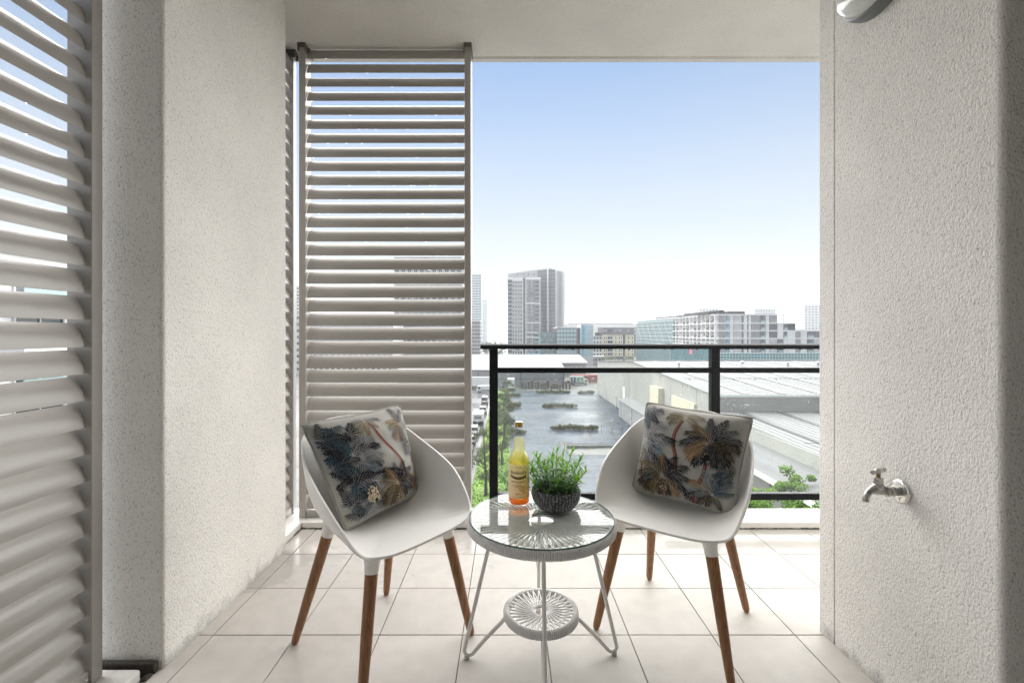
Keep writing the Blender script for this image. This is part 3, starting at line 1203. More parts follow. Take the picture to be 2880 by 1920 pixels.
def make_cushion(chair, corners, label, prn, thick=.088, seed=1):
    """corners TL TR BR BL in the chair's frame"""
    M = Matrix.Translation(chair[0]) @ Matrix.Rotation(chair[1], 4, 'Z')
    cen = sum((Vector(c) for c in corners), Vector()) / 4
    TL, TR, BR, BL = [M @ (cen + (Vector(c) - cen) * 1.045) for c in corners]
    base = (BL + BR) / 2
    root = thing('cushion', label, 'cushion', tuple(base), 0, 'palm print cushions on the chairs')
    nz = Vector((seed * 3.1, 1.7, .3))
    nor = ((TR - TL).cross(BL - TL)).normalized()
    if nor.y > 0:
        nor = -nor

    def place(u, v, side):
        a, b = 2 * u - 1, 2 * v - 1
        # sides drawn in between the corners
        k = .055
        ca, cb = 1 - .03 * abs(b) ** 9, 1 - .03 * abs(a) ** 9      # rounded corners
        uu = .5 + .5 * a * ca * (1 - k * (1 - b * b) ** 1.2)
        vv = .5 + .5 * b * cb * (1 - k * (1 - a * a) ** 1.2)
        p = TL * (1 - uu) * (1 - vv) + TR * uu * (1 - vv) + BR * uu * vv + BL * (1 - uu) * vv
        h = (max(0, 1 - abs(a) ** 2.4) ** .58 * max(0, 1 - abs(b) ** 2.4) ** .58)
        wob = noise.noise(Vector((u * 3.2, v * 3.2, 0)) + nz) * .16 * h ** .5 + .05 * noise.noise(Vector((u * 9, v * 9, 5)) + nz) * h ** .4
        # corner ears fold
        t = thick * (h + wob * h ** .5)
        ear = max(0, abs(a) + abs(b) - 1.55) / .45
        t += .010 * ear * math.sin(7 * (a - b) + seed) * (1 - max(abs(a), abs(b)) ** 6)
        sag = -.012 * (1 - b * b) * (1 if side > 0 else .3)
        return p + nor * (side * t) + Vector((0, 0, sag * h))

    N = 36
    m = MB()
    for side in (1, -1):
        vs = [place(i / N, j / N, side) for j in range(N + 1) for i in range(N + 1)]
        fs = []
        for j in range(N):
            for i in range(N):
                q = (j * (N + 1) + i, j * (N + 1) + i + 1, (j + 1) * (N + 1) + i + 1, (j + 1) * (N + 1) + i)
                fs.append(q)
        m.add(vs, fs, 0, True)
    body = m.build('cushion_cover', M_FAB, root)
    # piping round the edge
    pts = [place(i / 40, 0, 1) for i in range(40)] + [place(1, i / 40, 1) for i in range(40)] + [place(1 - i / 40, 1, 1) for i in range(40)] + [place(0, 1 - i / 40, 1) for i in range(40)]
    MB().tube(pts, .0034, 8, closed=True).build('piping', M_PIPE, root)
    # the print, laid on the cloth
    P = prn
    m = MB()
    off0, offs = .0005, .000016

    def surf(u, v, lay):
        u, v = min(.985, max(.015, u)), min(.985, max(.015, v))
        e = .004
        p = place(u, v, 1)
        n = (place(u + e, v, 1) - place(u - e, v, 1)).cross(place(u, v + e, 1) - place(u, v - e, 1))
        n = n.normalized() if n.length > 1e-12 else nor
        if n.dot(nor) < 0:
            n = -n
        return p + n * (off0 + offs * lay)

    for poly, col, lay in P.q:
        cx = sum(q.x for q in poly) / len(poly)
        cy = sum(q.y for q in poly) / len(poly)
        if not (.02 < cx < .98 and .02 < cy < .98):
            continue
        m.add([surf(q.x, q.y, lay) for q in poly], [tuple(range(len(poly)))], PN.index(col))
    pr = m.build('palm_print', PM, body)
    return root


make_cushion(CU_L, [(-.218, .128, .782), (.205, .135, .788), (.182, .01, .460), (-.158, -.022, .458)],
             'grey palm print cushion leaning in the chair before the louvre screen', print_left(), seed=1)
make_cushion(CH_R, [(-.165, .134, .790), (.226, .122, .772), (.190, -.015, .457), (-.175, .004, .462)],
             'grey palm print cushion leaning in the chair before the glass railing', print_right(), seed=4)

# ------------------------------------------------------------------ table
TC = Vector((.112, 1.533, 0))
TZ = .470                                    # underside of the glass
tb = thing('side_table', 'round white rope-woven side table with a glass top between the chairs', 'table', tuple(TC))


def ring_wrap(rad, z, h, dep, n, r):
    """cord wound round a hoop"""
    m = MB()
    for i in range(n):
        a0 = 2 * PI * i / n
        pts = []
        for j in range(10):
            b = 2 * PI * j / 10
            rr = rad + dep / 2 * (abs(math.cos(b)) ** .6) * (1 if math.cos(b) > 0 else -1)
            zz = z + h / 2 * (abs(math.sin(b)) ** .6) * (1 if math.sin(b) > 0 else -1)
            pts.append(TC + Vector((rr * math.cos(a0), rr * math.sin(a0), zz)))
        m.tube(pts, r, 5, closed=True)
    return m


def web(r_out, r_in, z_out, z_in, n, r, twist, seed):
    m = MB()
    rnd = random.Random(seed)
    for i in range(n):
        a = 2 * PI * i / n
        for sgn in (1, -1):
            a2 = a + sgn * twist + rnd.uniform(-.01, .01)
            p0 = TC + Vector((r_out * math.cos(a), r_out * math.sin(a), z_out))
            p1 = TC + Vector((r_in * math.cos(a2), r_in * math.sin(a2), z_in + sgn * r))
            m.tube([p0, p0.lerp(p1, .5) + Vector((0, 0, -.002)), p1], r, 5, caps=False)
    return m


MB().lathe([(.236, TZ - .028), (.246, TZ - .026), (.246, TZ - .006), (.236, TZ - .004), (.228, TZ - .006), (.228, TZ - .026), (.236, TZ - .028)], 64, tuple(TC)).build('top_hoop', M_ROD, tb)
struct(ring_wrap(.2375, TZ - .0150, .027, .020, 236, .0031).build('hoop_cord', M_CORD, tb), 'stuff')
struct(web(.228, .046, TZ - .006, TZ - .012, 60, .0031, .34, 1).build('woven_cords', M_CORD, tb), 'stuff')
pts = [TC + Vector((.046 * math.cos(2 * PI * i / 40), .046 * math.sin(2 * PI * i / 40), TZ - .012)) for i in range(40)]
MB().tube(pts, .004, 8, closed=True).build('centre_ring', M_ROD, tb)
gl = MB().lathe([(0, TZ + .0055), (.240, TZ + .0055)], 96, tuple(TC)).build('glass_top', M_TOPGLASS, tb)
MB().lathe([(.240, TZ + .0056), (.2412, TZ + .0048), (.2412, TZ + .0012), (.240, TZ + .0004)], 96, tuple(TC)).build('glass_edge', M_TOPEDGE, gl)
# underframe
pts = [TC + Vector((.158 * math.cos(2 * PI * i / 48), .158 * math.sin(2 * PI * i / 48), TZ - .025)) for i in range(48)]
MB().tube(pts, .006, 8, closed=True).build('frame_ring', M_ROD, tb)
SZ = .150
for a0 in (R(182), R(2), R(-91.5), R(88)):
    e = Vector((math.cos(a0), math.sin(a0), 0))

    def q(r, z):
        return TC + e * r + Vector((0, 0, z))
    pts = [q(.158, TZ - .025), q(.205, .25), q(.2535, .045)]
    for t in (0, .25, .5, .75, 1):
        an = R(-12 + t * -135)
        pts.append(q(.2405 + .0175 * math.cos(an), .0295 + .0175 * math.sin(an)))
    pts += [q(.19, .0615), q(.118, SZ - .016)]
    MB().tube(pts, .0068, 10).build('leg', M_ROD, tb)
    MB().lathe([(0, .0004), (.0085, .0004), (.0095, .004), (.0085, .0125), (.004, .0135)], 14, tuple(q(.249, 0))).build('foot_glide', mat('foot_glide', (.5, .49, .46), .5), tb)
shf = MB().lathe([(.116, SZ - .013), (.121, SZ - .012), (.121, SZ + .009), (.116, SZ + .010), (.111, SZ + .009), (.111, SZ - .012), (.116, SZ - .013)], 48, tuple(TC)).build('shelf_hoop', M_ROD, tb)
struct(ring_wrap(.1155, SZ - .0015, .027, .017, 118, .0030).build('shelf_hoop_cord', M_CORD, shf), 'stuff')
struct(web(.112, .028, SZ + .010, SZ + .002, 32, .0028, .42, 2).build('shelf_cords', M_CORD, shf), 'stuff')
pts = [TC + Vector((.028 * math.cos(2 * PI * i / 32), .028 * math.sin(2 * PI * i / 32), SZ + .002)) for i in range(32)]
MB().tube(pts, .0045, 8, closed=True).build('shelf_ring', M_ROD, shf)

# ------------------------------------------------------------------ bottle
GT = TZ + .0057
BC = Vector((.0405, 1.640, GT))
bt = thing('cordial_bottle', 'clear glass bottle of yellow lemon cordial with cream label and brass screw cap', 'bottle', tuple(BC))


def juice():
    m = bpy.data.materials.new('lemon_cordial')
    m.use_nodes = True
    nt, N, L = nodes_of(m)
    b = N['Principled BSDF']
    b.inputs['Roughness'].default_value = .15
    g = N.new('ShaderNodeNewGeometry')
    sp = N.new('ShaderNodeSeparateXYZ')
    L.new(g.outputs['Position'], sp.inputs[0])
    mr = N.new('ShaderNodeMapRange')
    mr.inputs[1].default_value = BC.z
    mr.inputs[2].default_value = BC.z + .24
    L.new(sp.outputs['Z'], mr.inputs[0])
    r = N.new('ShaderNodeValToRGB')
    els = r.color_ramp.elements
    els[0].position, els[0].color = 0, (.80, .27, .02, 1)
    els[1].position, els[1].color = 1, (.96, .94, .74, 1)
    for p, c in ((.09, (.88, .38, .03, 1)), (.15, (.95, .66, .14, 1)), (.60, (.97, .84, .26, 1)), (.72, (.97, .89, .42, 1)), (.80, (.96, .93, .66, 1))):
        e = els.new(p)
        e.color = c
    L.new(mr.outputs[0], r.inputs[0])
    L.new(r.outputs[0], b.inputs['Base Color'])
    t = N.new('ShaderNodeBsdfTranslucent')
    L.new(r.outputs[0], t.inputs[0])
    ms = N.new('ShaderNodeMixShader')
    ms.inputs[0].default_value = .6
    L.new(b.outputs[0], ms.inputs[1])
    L.new(t.outputs[0], ms.inputs[2])
    tr = N.new('ShaderNodeBsdfTransparent')         # cloudy but see-through drink
    L.new(r.outputs[0], tr.inputs[0])
    m2 = N.new('ShaderNodeMixShader')
    m2.inputs[0].default_value = .66
    L.new(ms.outputs[0], m2.inputs[1])
    L.new(tr.outputs[0], m2.inputs[2])
    L.new(m2.outputs[0], N['Material Output'].inputs[0])
    return m


outer = [(.0, .0005), (.030, .0005), (.0355, .003), (.0378, .010), (.038, .03), (.038, .150), (.0372, .160), (.0345, .170), (.0295, .180), (.0245, .188), (.0212, .197), (.0202, .208),
         (.0196, .236), (.0185, .246), (.0165, .260), (.0148, .272), (.0140, .277)]
inner = [(.0, .005), (.030, .005), (.0345, .008), (.0363, .014), (.0364, .148), (.0357, .158), (.033, .168), (.028, .178), (.0230, .187), (.0198, .197), (.0188, .208), (.0183, .2362), (.0, .2362)]
MB().lathe(outer, 48, tuple(BC)).build('glass', thin_glass('bottle_glass', (.93, .95, .94), 1.7, .0, 1.5), bt)
MB().lathe(inner, 40, tuple(BC)).build('cordial', juice(), bt)
capp = [(.0, .2935), (.0125, .2935), (.0136, .2925), (.0138, .290), (.0138, .2865), (.0133, .2855), (.0138, .2845), (.0138, .2795), (.0133, .2785), (.0139, .2775), (.0139, .2755), (.0, .2752)]
M_BRASS = mat('brass_cap', (.50, .33, .10), .25, 1, var=.15, vscale=200)
cap = MB().lathe(capp, 40, tuple(BC)).build('cap', M_BRASS, bt)
MB().lathe([(0, .2937), (.0122, .2937)], 32, tuple(BC)).build('cap_top', mat('cap_white', (.8, .79, .76), .3), cap)
# wrap-round label, facing the camera
M_LABEL = mat('label_paper', (.90, .85, .73), .55, var=.04, vscale=60, translucent=((1.0, .95, .82), .32))
LR = .03815


def on_bottle(x, z, r):
    a = x / LR + (math.atan2(-BC.y, -BC.x) + R(-4))
    return BC + Vector((r * math.cos(a), r * math.sin(a), z))


m = MB()
n = 44
x0, x1 = -.053, .053
vs = [on_bottle(x0 + (x1 - x0) * i / n, z, LR) for z in (.029, .148) for i in range(n + 1)]
m.add(vs, [(i, i + 1, n + 2 + i, n + 1 + i) for i in range(n)], 0, True)
lab = m.build('label', M_LABEL, bt)
M_INK = mat('label_ink', (.10, .05, .015), .6)
m = MB()


def put_text(body, size, zc, arc=0, col=0, bold=0, squeeze=1):
    vs, fs = text_geo(body, size)
    for dx in ((0,) if not bold else (-bold, 0, bold)):
        out = []
        for x, y, _ in vs:
            x = x * squeeze + dx
            out.append(on_bottle(x, zc + y + arc * (x * x), LR + .0003 + (.0002 if col else 0)))
        m.add(out, fs, col)


put_text('SINCE 1874', .0052, .1395, -9)
put_text("Bickford's", .0165, .1205, 0, 0, .00035, .92)
put_text('LEMON BARLEY', .0083, .0880, 0, 0, .00015, .95)
put_text('CORDIAL', .0052, .0790)
# dark curved ribbon
k = 24
vs = []
for i in range(k + 1):
    x = -.0295 + .059 * i / k
    zc = .1015 + 8 * x * x
    vs += [on_bottle(x, zc - .0042, LR + .0003), on_bottle(x, zc + .0042, LR + .0003)]
m.add(vs, [(2 * i, 2 * i + 2, 2 * i + 3, 2 * i + 1) for i in range(k)], 0, True)
put_text('A CENTURY OF PURITY', .0050, .1015, 8, 1)
for i, (a, b) in enumerate(((-.024, .026), (-.012, .026), (.001, .026), (.002, .026), (.006, .026), (.015, .026), (.015, .025))):
    z = .0735 - i * .0043
    vs = [on_bottle(a, z, LR + .0003), on_bottle(b, z, LR + .0003), on_bottle(b, z + .0013, LR + .0003), on_bottle(a, z + .0013, LR + .0003)]
    kk = 8
    vs = []
    for j in range(kk + 1):
        x = a + (b - a) * j / kk
        vs += [on_bottle(x, z, LR + .0003), on_bottle(x, z + .0013, LR + .0003)]
    m.add(vs, [(2 * j, 2 * j + 2, 2 * j + 3, 2 * j + 1) for j in range(kk)], 0)
put_text('AND CO', .0045, .0450, 0, 0, .0003)
put_text('MADE IN AUSTRALIA', .0040, .0355)
m.build('label_print', [M_INK, mat('ribbon_text', (.6, .5, .33), .6)], lab)

# ------------------------------------------------------------------ potted plant
PCN = Vector((.170, 1.607, GT))
pl = thing('potted_plant', 'bright green leafy plant in a dark woven-textured bowl on the glass table', 'plant', tuple(PCN))


def pot_mat():
    m = bpy.data.materials.new('woven_pot')
    m.use_nodes = True
    nt, N, L = nodes_of(m)
    b = N['Principled BSDF']
    b.inputs['Roughness'].default_value = .7
    n = N.new('ShaderNodeTexNoise')
    n.inputs['Scale'].default_value = 160
    n.inputs['Detail'].default_value = 3
    r = N.new('ShaderNodeValToRGB')
    r.color_ramp.elements[0].position = .42
    r.color_ramp.elements[0].color = (.10, .10, .105, 1)
    r.color_ramp.elements[1].position = .62
    r.color_ramp.elements[1].color = (.60, .60, .60, 1)
    t = N.new('ShaderNodeTexCoord')
    L.new(t.outputs['Object'], n.inputs['Vector'])
    L.new(n.outputs[0], r.inputs[0])
    L.new(r.outputs[0], b.inputs['Base Color'])
    return m


M_POT = mat('pot_dark', (.04, .04, .044), .65, var=.2, vscale=90)
potp = [(0, .0005), (.055, .0005), (.064, .004), (.074, .016), (.0825, .032), (.0862, .046), (.0852, .058), (.0815, .068), (.0785, .0735), (.0765, .0745), (.074, .0735), (.0735, .066), (.0725, .058), (0, .056)]
pot = MB().lathe(potp, 56, tuple(PCN)).build('pot', M_POT, pl)
m = MB()
rnd = random.Random(9)


def pot_r(z):
    for (r0, z0), (r1, z1) in zip(potp[1:9], potp[2:10]):
        if z0 <= z <= z1:
            return r0 + (r1 - r0) * (z - z0) / (z1 - z0)
    return .07


cols = 46
for c in range(cols):
    z = .011 + (.0022 if c % 2 else 0)
    while z < .069:
        a = 2 * PI * (c + rnd.uniform(-.08, .08)) / cols
        r = pot_r(z)
        da = .0043 / r * rnd.uniform(.75, 1.05)
        h = .0012
        vs = []
        for aa, zz, rr in ((a - da, z - h, 0), (a + da, z - h, 0), (a + da, z + h, 0), (a - da, z + h, 0), (a - da * .75, z - h * .4, .0011), (a + da * .75, z - h * .4, .0011),
                           (a + da * .75, z + h * .4, .0011), (a - da * .75, z + h * .4, .0011)):
            r2 = pot_r(zz) + rr - .0001
            vs.append(PCN + Vector((r2 * math.cos(aa), r2 * math.sin(aa), zz)))
        m.add(vs, [(4, 5, 6, 7), (0, 1, 5, 4), (1, 2, 6, 5), (2, 3, 7, 6), (3, 0, 4, 7)], 0)
        z += .0040 * rnd.uniform(.9, 1.12)
struct(m.build('weave_relief', pot_mat(), pot), 'stuff')
MB().lathe([(0, .0625), (.03, .0635), (.0732, .061)], 32, tuple(PCN)).build('soil', mat('potting_soil', (.03, .022, .018), .95, var=.5, vscale=120, bump=1, bscale=150, bdist=.004), pl)

LEAFM = [mat('leaf_dark', (.035, .105, .018), .42, orand=.2, translucent=((.06, .22, .02), .35)),
         mat('leaf_mid', (.095, .24, .026), .42, orand=.2, translucent=((.14, .42, .03), .4)),
         mat('leaf_light', (.22, .40, .04), .42, orand=.15, translucent=((.30, .62, .05), .42)), mat('plant_stem', (.07, .14, .03), .6)]


def leaf(m, p, d, ln, wd, curl, mi):
    up = Vector((0, 0, 1))
    sd = d.cross(up)
    sd = sd.normalized() if sd.length > 1e-4 else Vector((1, 0, 0))
    n = 4
    vs = []
    q = p.copy()
    dd = d.copy()
    for i in range(n + 1):
        t = i / n
        wv = wd * (math.sin(PI * (.08 + .92 * t)) ** .8) if i < n else 0.0002
        nn = sd.cross(dd)
        vs += [q - sd * wv + nn * wv * .25, q, q + sd * wv + nn * wv * .25]
        q = q + dd * ln / n
        dd = (dd + Vector((0, 0, -curl / n))).normalized()
    fs = []
    for i in range(n):
        fs += [(3 * i, 3 * i + 1, 3 * i + 4, 3 * i + 3), (3 * i + 1, 3 * i + 2, 3 * i + 5, 3 * i + 4)]
    m.add(vs, fs, mi, True)


rnd = random.Random(21)
sprigs = []
for i in range(26):
    a = 2 * PI * i * .618
    rr = .058 * math.sqrt((i + .5) / 26)
    out = rr / .058
    sprigs.append((a, rr, out))
for a, rr, out in sprigs:
    m = MB()
    base = PCN + Vector((rr * math.cos(a), rr * math.sin(a), .060))
    hgt = rnd.uniform(.085, .148) * (1.10 - .30 * out)
    lean = out * rnd.uniform(.55, 1.15)
    d = Vector((math.cos(a) * lean + rnd.uniform(-.15, .15), math.sin(a) * lean + rnd.uniform(-.15, .15), 1)).normalized()
    pts = [base]
    n = 7
    for k in range(n):
        pts.append(pts[-1] + d * hgt / n)
        d = (d + Vector((math.cos(a) * .03 * out, math.sin(a) * .03 * out, .02))).normalized()
    m.tube(pts, [.0015 - .0001 * k for k in range(n + 1)], 5, mi=3)
    nl = 27
    for k in range(nl):
        t = (k + .5) / nl
        f = (.12 + .88 * t) * n
        i0 = min(int(f), n - 1)
        p = pts[i0].lerp(pts[i0 + 1], f - i0)
        az = k * 2.4 + rnd.uniform(-.4, .4)
        el = .25 + .85 * t ** 2 + rnd.uniform(-.15, .2)
        dv = Vector((math.cos(az) * math.cos(el), math.sin(az) * math.cos(el), math.sin(el)))
        mi = 2 if t > .55 and rnd.random() < .75 else (1 if t > .35 or rnd.random() < .35 else 0)
        leaf(m, p, dv, rnd.uniform(.032, .056) * (1 - .35 * t ** 3), rnd.uniform(.0027, .0042), rnd.uniform(.3, 1.3), mi)
    m.build('sprig', LEAFM, pl)

# ------------------------------------------------------------------ garden tap
WX = 1.142
TP = Vector((WX, 1.320, .631))
tp = thing('garden_tap', 'weathered chrome garden tap with tee handle on the roughcast wall', 'tap', tuple(TP))
M_CHR = mat('old_chrome', (.50, .49, .46), .30, 1, var=.2, vscale=90, rvar=.12)
M_CHR2 = mat('bright_chrome', (.80, .79, .77), .12, 1)


def along(prof, x0=0):
    """turned part along -X from the wall"""
    return MB().lathe([(r, -z) for r, z in prof], 28, tuple(TP + Vector((x0, 0, 0))), axis='x')


along([(0, -.001), (.0335, -.001), (.0338, .003), (.031, .007), (.024, .0085), (.0165, .009), (.0, .0092)]).build('flange', M_CHR2, tp)
along([(.0, .006), (.0135, .006), (.0135, .024), (.0150, .0245), (.0150, .026), (.0137, .0265), (.0137, .039), (.0155, .0395), (.0155, .047), (.012, .048), (0, .048)]).build('inlet_pipe', M_CHR, tp)
pts = [TP + Vector((-.044, 0, 0)), TP + Vector((-.055, 0, .001)), TP + Vector((-.067, 0, .004)), TP + Vector((-.080, 0, .004)), TP + Vector((-.092, 0, -.002)), TP + Vector((-.100, 0, -.012)),
       TP + Vector((-.1035, 0, -.024)), TP + Vector((-.104, 0, -.030))]
MB().tube(catmull(pts, 4), [.0105 + .0045 * math.exp(-((i - 9) / 5) ** 2) - .0015 * (i > 14) for i in range(29)], 18).build('spout', M_CHR, tp)
bp_ = TP + Vector((-.067, 0, 0))
MB().lathe([(.0125, .006), (.0145, .013), (.0165, .016), (.0165, .019), (.013, .021)], 24, tuple(bp_)).build('bonnet_collar', M_CHR, tp)
MB().lathe([(.0, .020), (.0125, .0205), (.0128, .038), (.011, .0395), (.0, .0395)], 6, tuple(bp_), sm=False).build('bonnet_nut', M_CHR, tp)
MB().lathe([(.0055, .039), (.0055, .053)], 14, tuple(bp_)).build('spindle', mat('dull_brass', (.28, .22, .12), .4, 1), tp)
hd = Vector((math.cos(R(25)), math.sin(R(25)), 0))
hc = bp_ + Vector((0, 0, .058))
prof = [(-.031, .0058), (-.0295, .0066), (-.022, .0042), (-.012, .0048), (-.0105, .0078), (.0105, .0078), (.012, .0048), (.022, .0042), (.0295, .0066), (.031, .0058)]
MB().tube([hc + hd * s for s, r in prof], [r for s, r in prof], 14).build('tee_handle', M_CHR, tp)

# ------------------------------------------------------------------ bulkhead lamp
LC = Vector((WX, 1.392, 2.150))
lp = thing('bulkhead_lamp', 'oval bulkhead wall lamp with ribbed glass and grey base, unlit', 'wall lamp', tuple(LC))
M_GREY = mat('lamp_grey', (.17, .18, .18), .4)


def oval(prof, n=56, rib=0):
    m = MB()
    vs, fs = [], []
    for (sx, dep) in prof:
        for j in range(n):
            a = 2 * PI * j / n
            vs.append(LC + Vector((-dep, .118 * sx * math.cos(a), .082 * sx * math.sin(a))))
    for i in range(len(prof) - 1):
        for j in range(n):
            fs.append((i * n + j, i * n + (j + 1) % n, (i + 1) * n + (j + 1) % n, (i + 1) * n + j))
    m.add(vs, fs, 0, True)
    return m


oval([(1.0, -.001), (1.0, .022), (.985, .026), (.985, .034), (.93, .040), (.88, .040)]).build('lamp_base', M_GREY, lp)
pr = []
for i in range(41):
    t = i / 40
    sx = .875 * math.cos(t * PI / 2) ** .55 if t < 1 else .001
    dep = .040 + .050 * math.sin(t * PI / 2)
    pr.append((max(sx, .001) * (1 - .010 * (i % 2)), dep))
oval(pr, 64).build('ribbed_glass', mat('opal_glass', (.72, .74, .72), .08, spec=.6, coat=.4), lp)
# ------------------------------------------------------------------ ground, road, car park
def ground_mat(name, col, rough, wet, vs=.08, var=.12):
    """paving wet from rain: dull and shiny patches"""
    m = bpy.data.materials.new(name)
    m.use_nodes = True
    nt, N, L = nodes_of(m)
    b = N['Principled BSDF']
    b.inputs['Specular IOR Level'].default_value = .12
    g = N.new('ShaderNodeNewGeometry')
    mp = N.new('ShaderNodeMapping')
    mp.inputs['Scale'].default_value = (.35, 1, 1)
    L.new(g.outputs['Position'], mp.inputs[0])
    n1 = N.new('ShaderNodeTexNoise')
    n1.inputs['Scale'].default_value = vs
    n1.inputs['Detail'].default_value = 8
    n1.inputs['Roughness'].default_value = .65
    L.new(mp.outputs[0], n1.inputs['Vector'])
    n2 = N.new('ShaderNodeTexNoise')
    n2.inputs['Scale'].default_value = .9
    n2.inputs['Detail'].default_value = 6
    L.new(mp.outputs[0], n2.inputs['Vector'])
    r1 = N.new('ShaderNodeMapRange')
    r1.inputs[1].default_value = .38
    r1.inputs[2].default_value = .58
    r1.inputs[3].default_value = rough
    r1.inputs[4].default_value = wet
    L.new(n1.outputs[0], r1.inputs[0])
    L.new(r1.outputs[0], b.inputs['Roughness'])
    r2 = N.new('ShaderNodeMapRange')
    r2.inputs[1].default_value = .3
    r2.inputs[2].default_value = .7
    r2.inputs[3].default_value = 1 - var
    r2.inputs[4].default_value = 1 + var
    L.new(n2.outputs[0], r2.inputs[0])
    sc = N.new('ShaderNodeVectorMath')
    sc.operation = 'SCALE'
    sc.inputs[0].default_value = col
    L.new(r2.outputs[0], sc.inputs['Scale'])
    vo = N.new('ShaderNodeTexVoronoi')              # cracks and tar-sealed joints
    vo.feature = 'DISTANCE_TO_EDGE'
    vo.inputs['Scale'].default_value = .16
    nd = N.new('ShaderNodeVectorMath')
    nd.operation = 'MULTIPLY_ADD'
    nd.inputs[1].default_value = (2.5, 2.5, 0)
    L.new(n2.outputs['Color'], nd.inputs[0])
    L.new(mp.outputs[0], nd.inputs[2])
    L.new(nd.outputs[0], vo.inputs['Vector'])
    ck = N.new('ShaderNodeMapRange')
    ck.inputs[1].default_value = .008
    ck.inputs[2].default_value = .022
    ck.inputs[3].default_value = .35
    ck.inputs[4].default_value = 1
    L.new(vo.outputs['Distance'], ck.inputs[0])
    sc2 = N.new('ShaderNodeVectorMath')
    sc2.operation = 'SCALE'
    L.new(sc.outputs[0], sc2.inputs[0])
    L.new(ck.outputs[0], sc2.inputs['Scale'])
    L.new(sc2.outputs[0], b.inputs['Base Color'])
    bp = N.new('ShaderNodeBump')
    bp.inputs['Strength'].default_value = .25
    bp.inputs['Distance'].default_value = .02
    n3 = N.new('ShaderNodeTexNoise')
    n3.inputs['Scale'].default_value = 3
    L.new(g.outputs['Position'], n3.inputs['Vector'])
    L.new(n3.outputs[0], bp.inputs['Height'])
    L.new(bp.outputs[0], b.inputs['Normal'])
    return m


def sheet(name, x0, x1, y0, y1, z, m):
    return struct(MB().add([(x0, y0, z), (x1, y0, z), (x1, y1, z), (x0, y1, z)], [(0, 1, 2, 3)]).build(name, m))


M_GROUND = ground_mat('city_ground', (.14, .14, .135), .7, .35, .03, .2)
M_LOT = ground_mat('wet_concrete', (.048, .064, .088), .52, .27, .06, .3)
M_ROAD = ground_mat('wet_asphalt', (.09, .09, .095), .4, .12, .1, .15)
sheet('ground', -5200, 5200, -5200, 5200, GZ, M_GROUND)
sheet('road', -15.5, -5.2, 30, 176, GZ + .012, M_ROAD)
sheet('car_park', .4, 31.5, 52, 168, GZ + .012, M_LOT)
M_GRASS = mat('grass', (.12, .21, .03), .8, var=.3, vscale=.8, detail=8, bump=.6, bscale=12, bdist=.1)
sheet('grass_verge', -5.05, .35, 34, 172, GZ + .02, M_GRASS)
sheet('grass_strip', -16, -7, 176.5, 178.8, GZ + .02, M_GRASS)
M_LINE = mat('road_paint', (.75, .75, .74), .5)
M_JOINT = mat('joint_dark', (.10, .10, .10), .6)
m = MB().box(-5.2, -5.0, 34, 172, GZ, GZ + .15)
struct(m.build('kerb', mat('kerb_concrete', (.16, .16, .155), .8)))
# slab joints of the car park
for i, y in enumerate((60, 70, 80, 90, 104, 118, 132, 146)):
    sheet('slab_joint', .5, 31.4, y - .05, y + .05, GZ + .017, M_JOINT)
for x in (23.5, 27.5):
    sheet('slab_joint', x - .05, x + .05, 52.5, 167, GZ + .0175, M_JOINT)
# tufts of grass growing as one mass on the verge
rnd = random.Random(31)
m = MB()
for i in range(5200):
    y = 42 + 110 * rnd.random() ** 1.6
    x = rnd.uniform(-4.9, .2)
    h = rnd.uniform(.12, .34)
    a = rnd.uniform(0, PI)
    dx, dy = math.cos(a) * .10, math.sin(a) * .10
    lx, ly = rnd.uniform(-.12, .12), rnd.uniform(-.12, .12)
    m.add([(x - dx, y - dy, GZ + .02), (x + dx, y + dy, GZ + .02), (x + lx, y + ly, GZ + h)], [(0, 1, 2)], rnd.randrange(2))
g = m.build('verge_grass', [mat('grass_blade', (.16, .29, .035), .7, translucent=((.3, .5, .05), .3)), mat('grass_blade_dark', (.09, .19, .03), .7)])
struct(g, 'stuff')

# ------------------------------------------------------------------ trees and shrubs
def leaf_mats(key, dark, mid, light):
    return [mat(key + '_dark', dark, .7, orand=.1, translucent=(tuple(c * 1.6 for c in dark), .3)), mat(key + '_mid', mid, .7, orand=.1, translucent=(tuple(c * 1.6 for c in mid), .35)),
            mat(key + '_light', light, .7, orand=.1, translucent=(tuple(c * 1.4 for c in light), .35))]


M_BARK = mat('bark', (.10, .08, .065), .9, var=.3, vscale=6, bump=.5, bscale=30, bdist=.02)
LM_CAS = leaf_mats('needle', (.045, .060, .030), (.085, .105, .055), (.13, .15, .075))
LM_BROAD = leaf_mats('broad', (.04, .10, .012), (.10, .21, .02), (.20, .34, .035))
LM_HEDGE = leaf_mats('hedge', (.025, .034, .014), (.06, .072, .028), (.13, .135, .055))


def rand_dir(r):
    z = r.uniform(-1, 1)
    a = r.uniform(0, 2 * PI)
    q = math.sqrt(1 - z * z)
    return Vector((q * math.cos(a), q * math.sin(a), z))


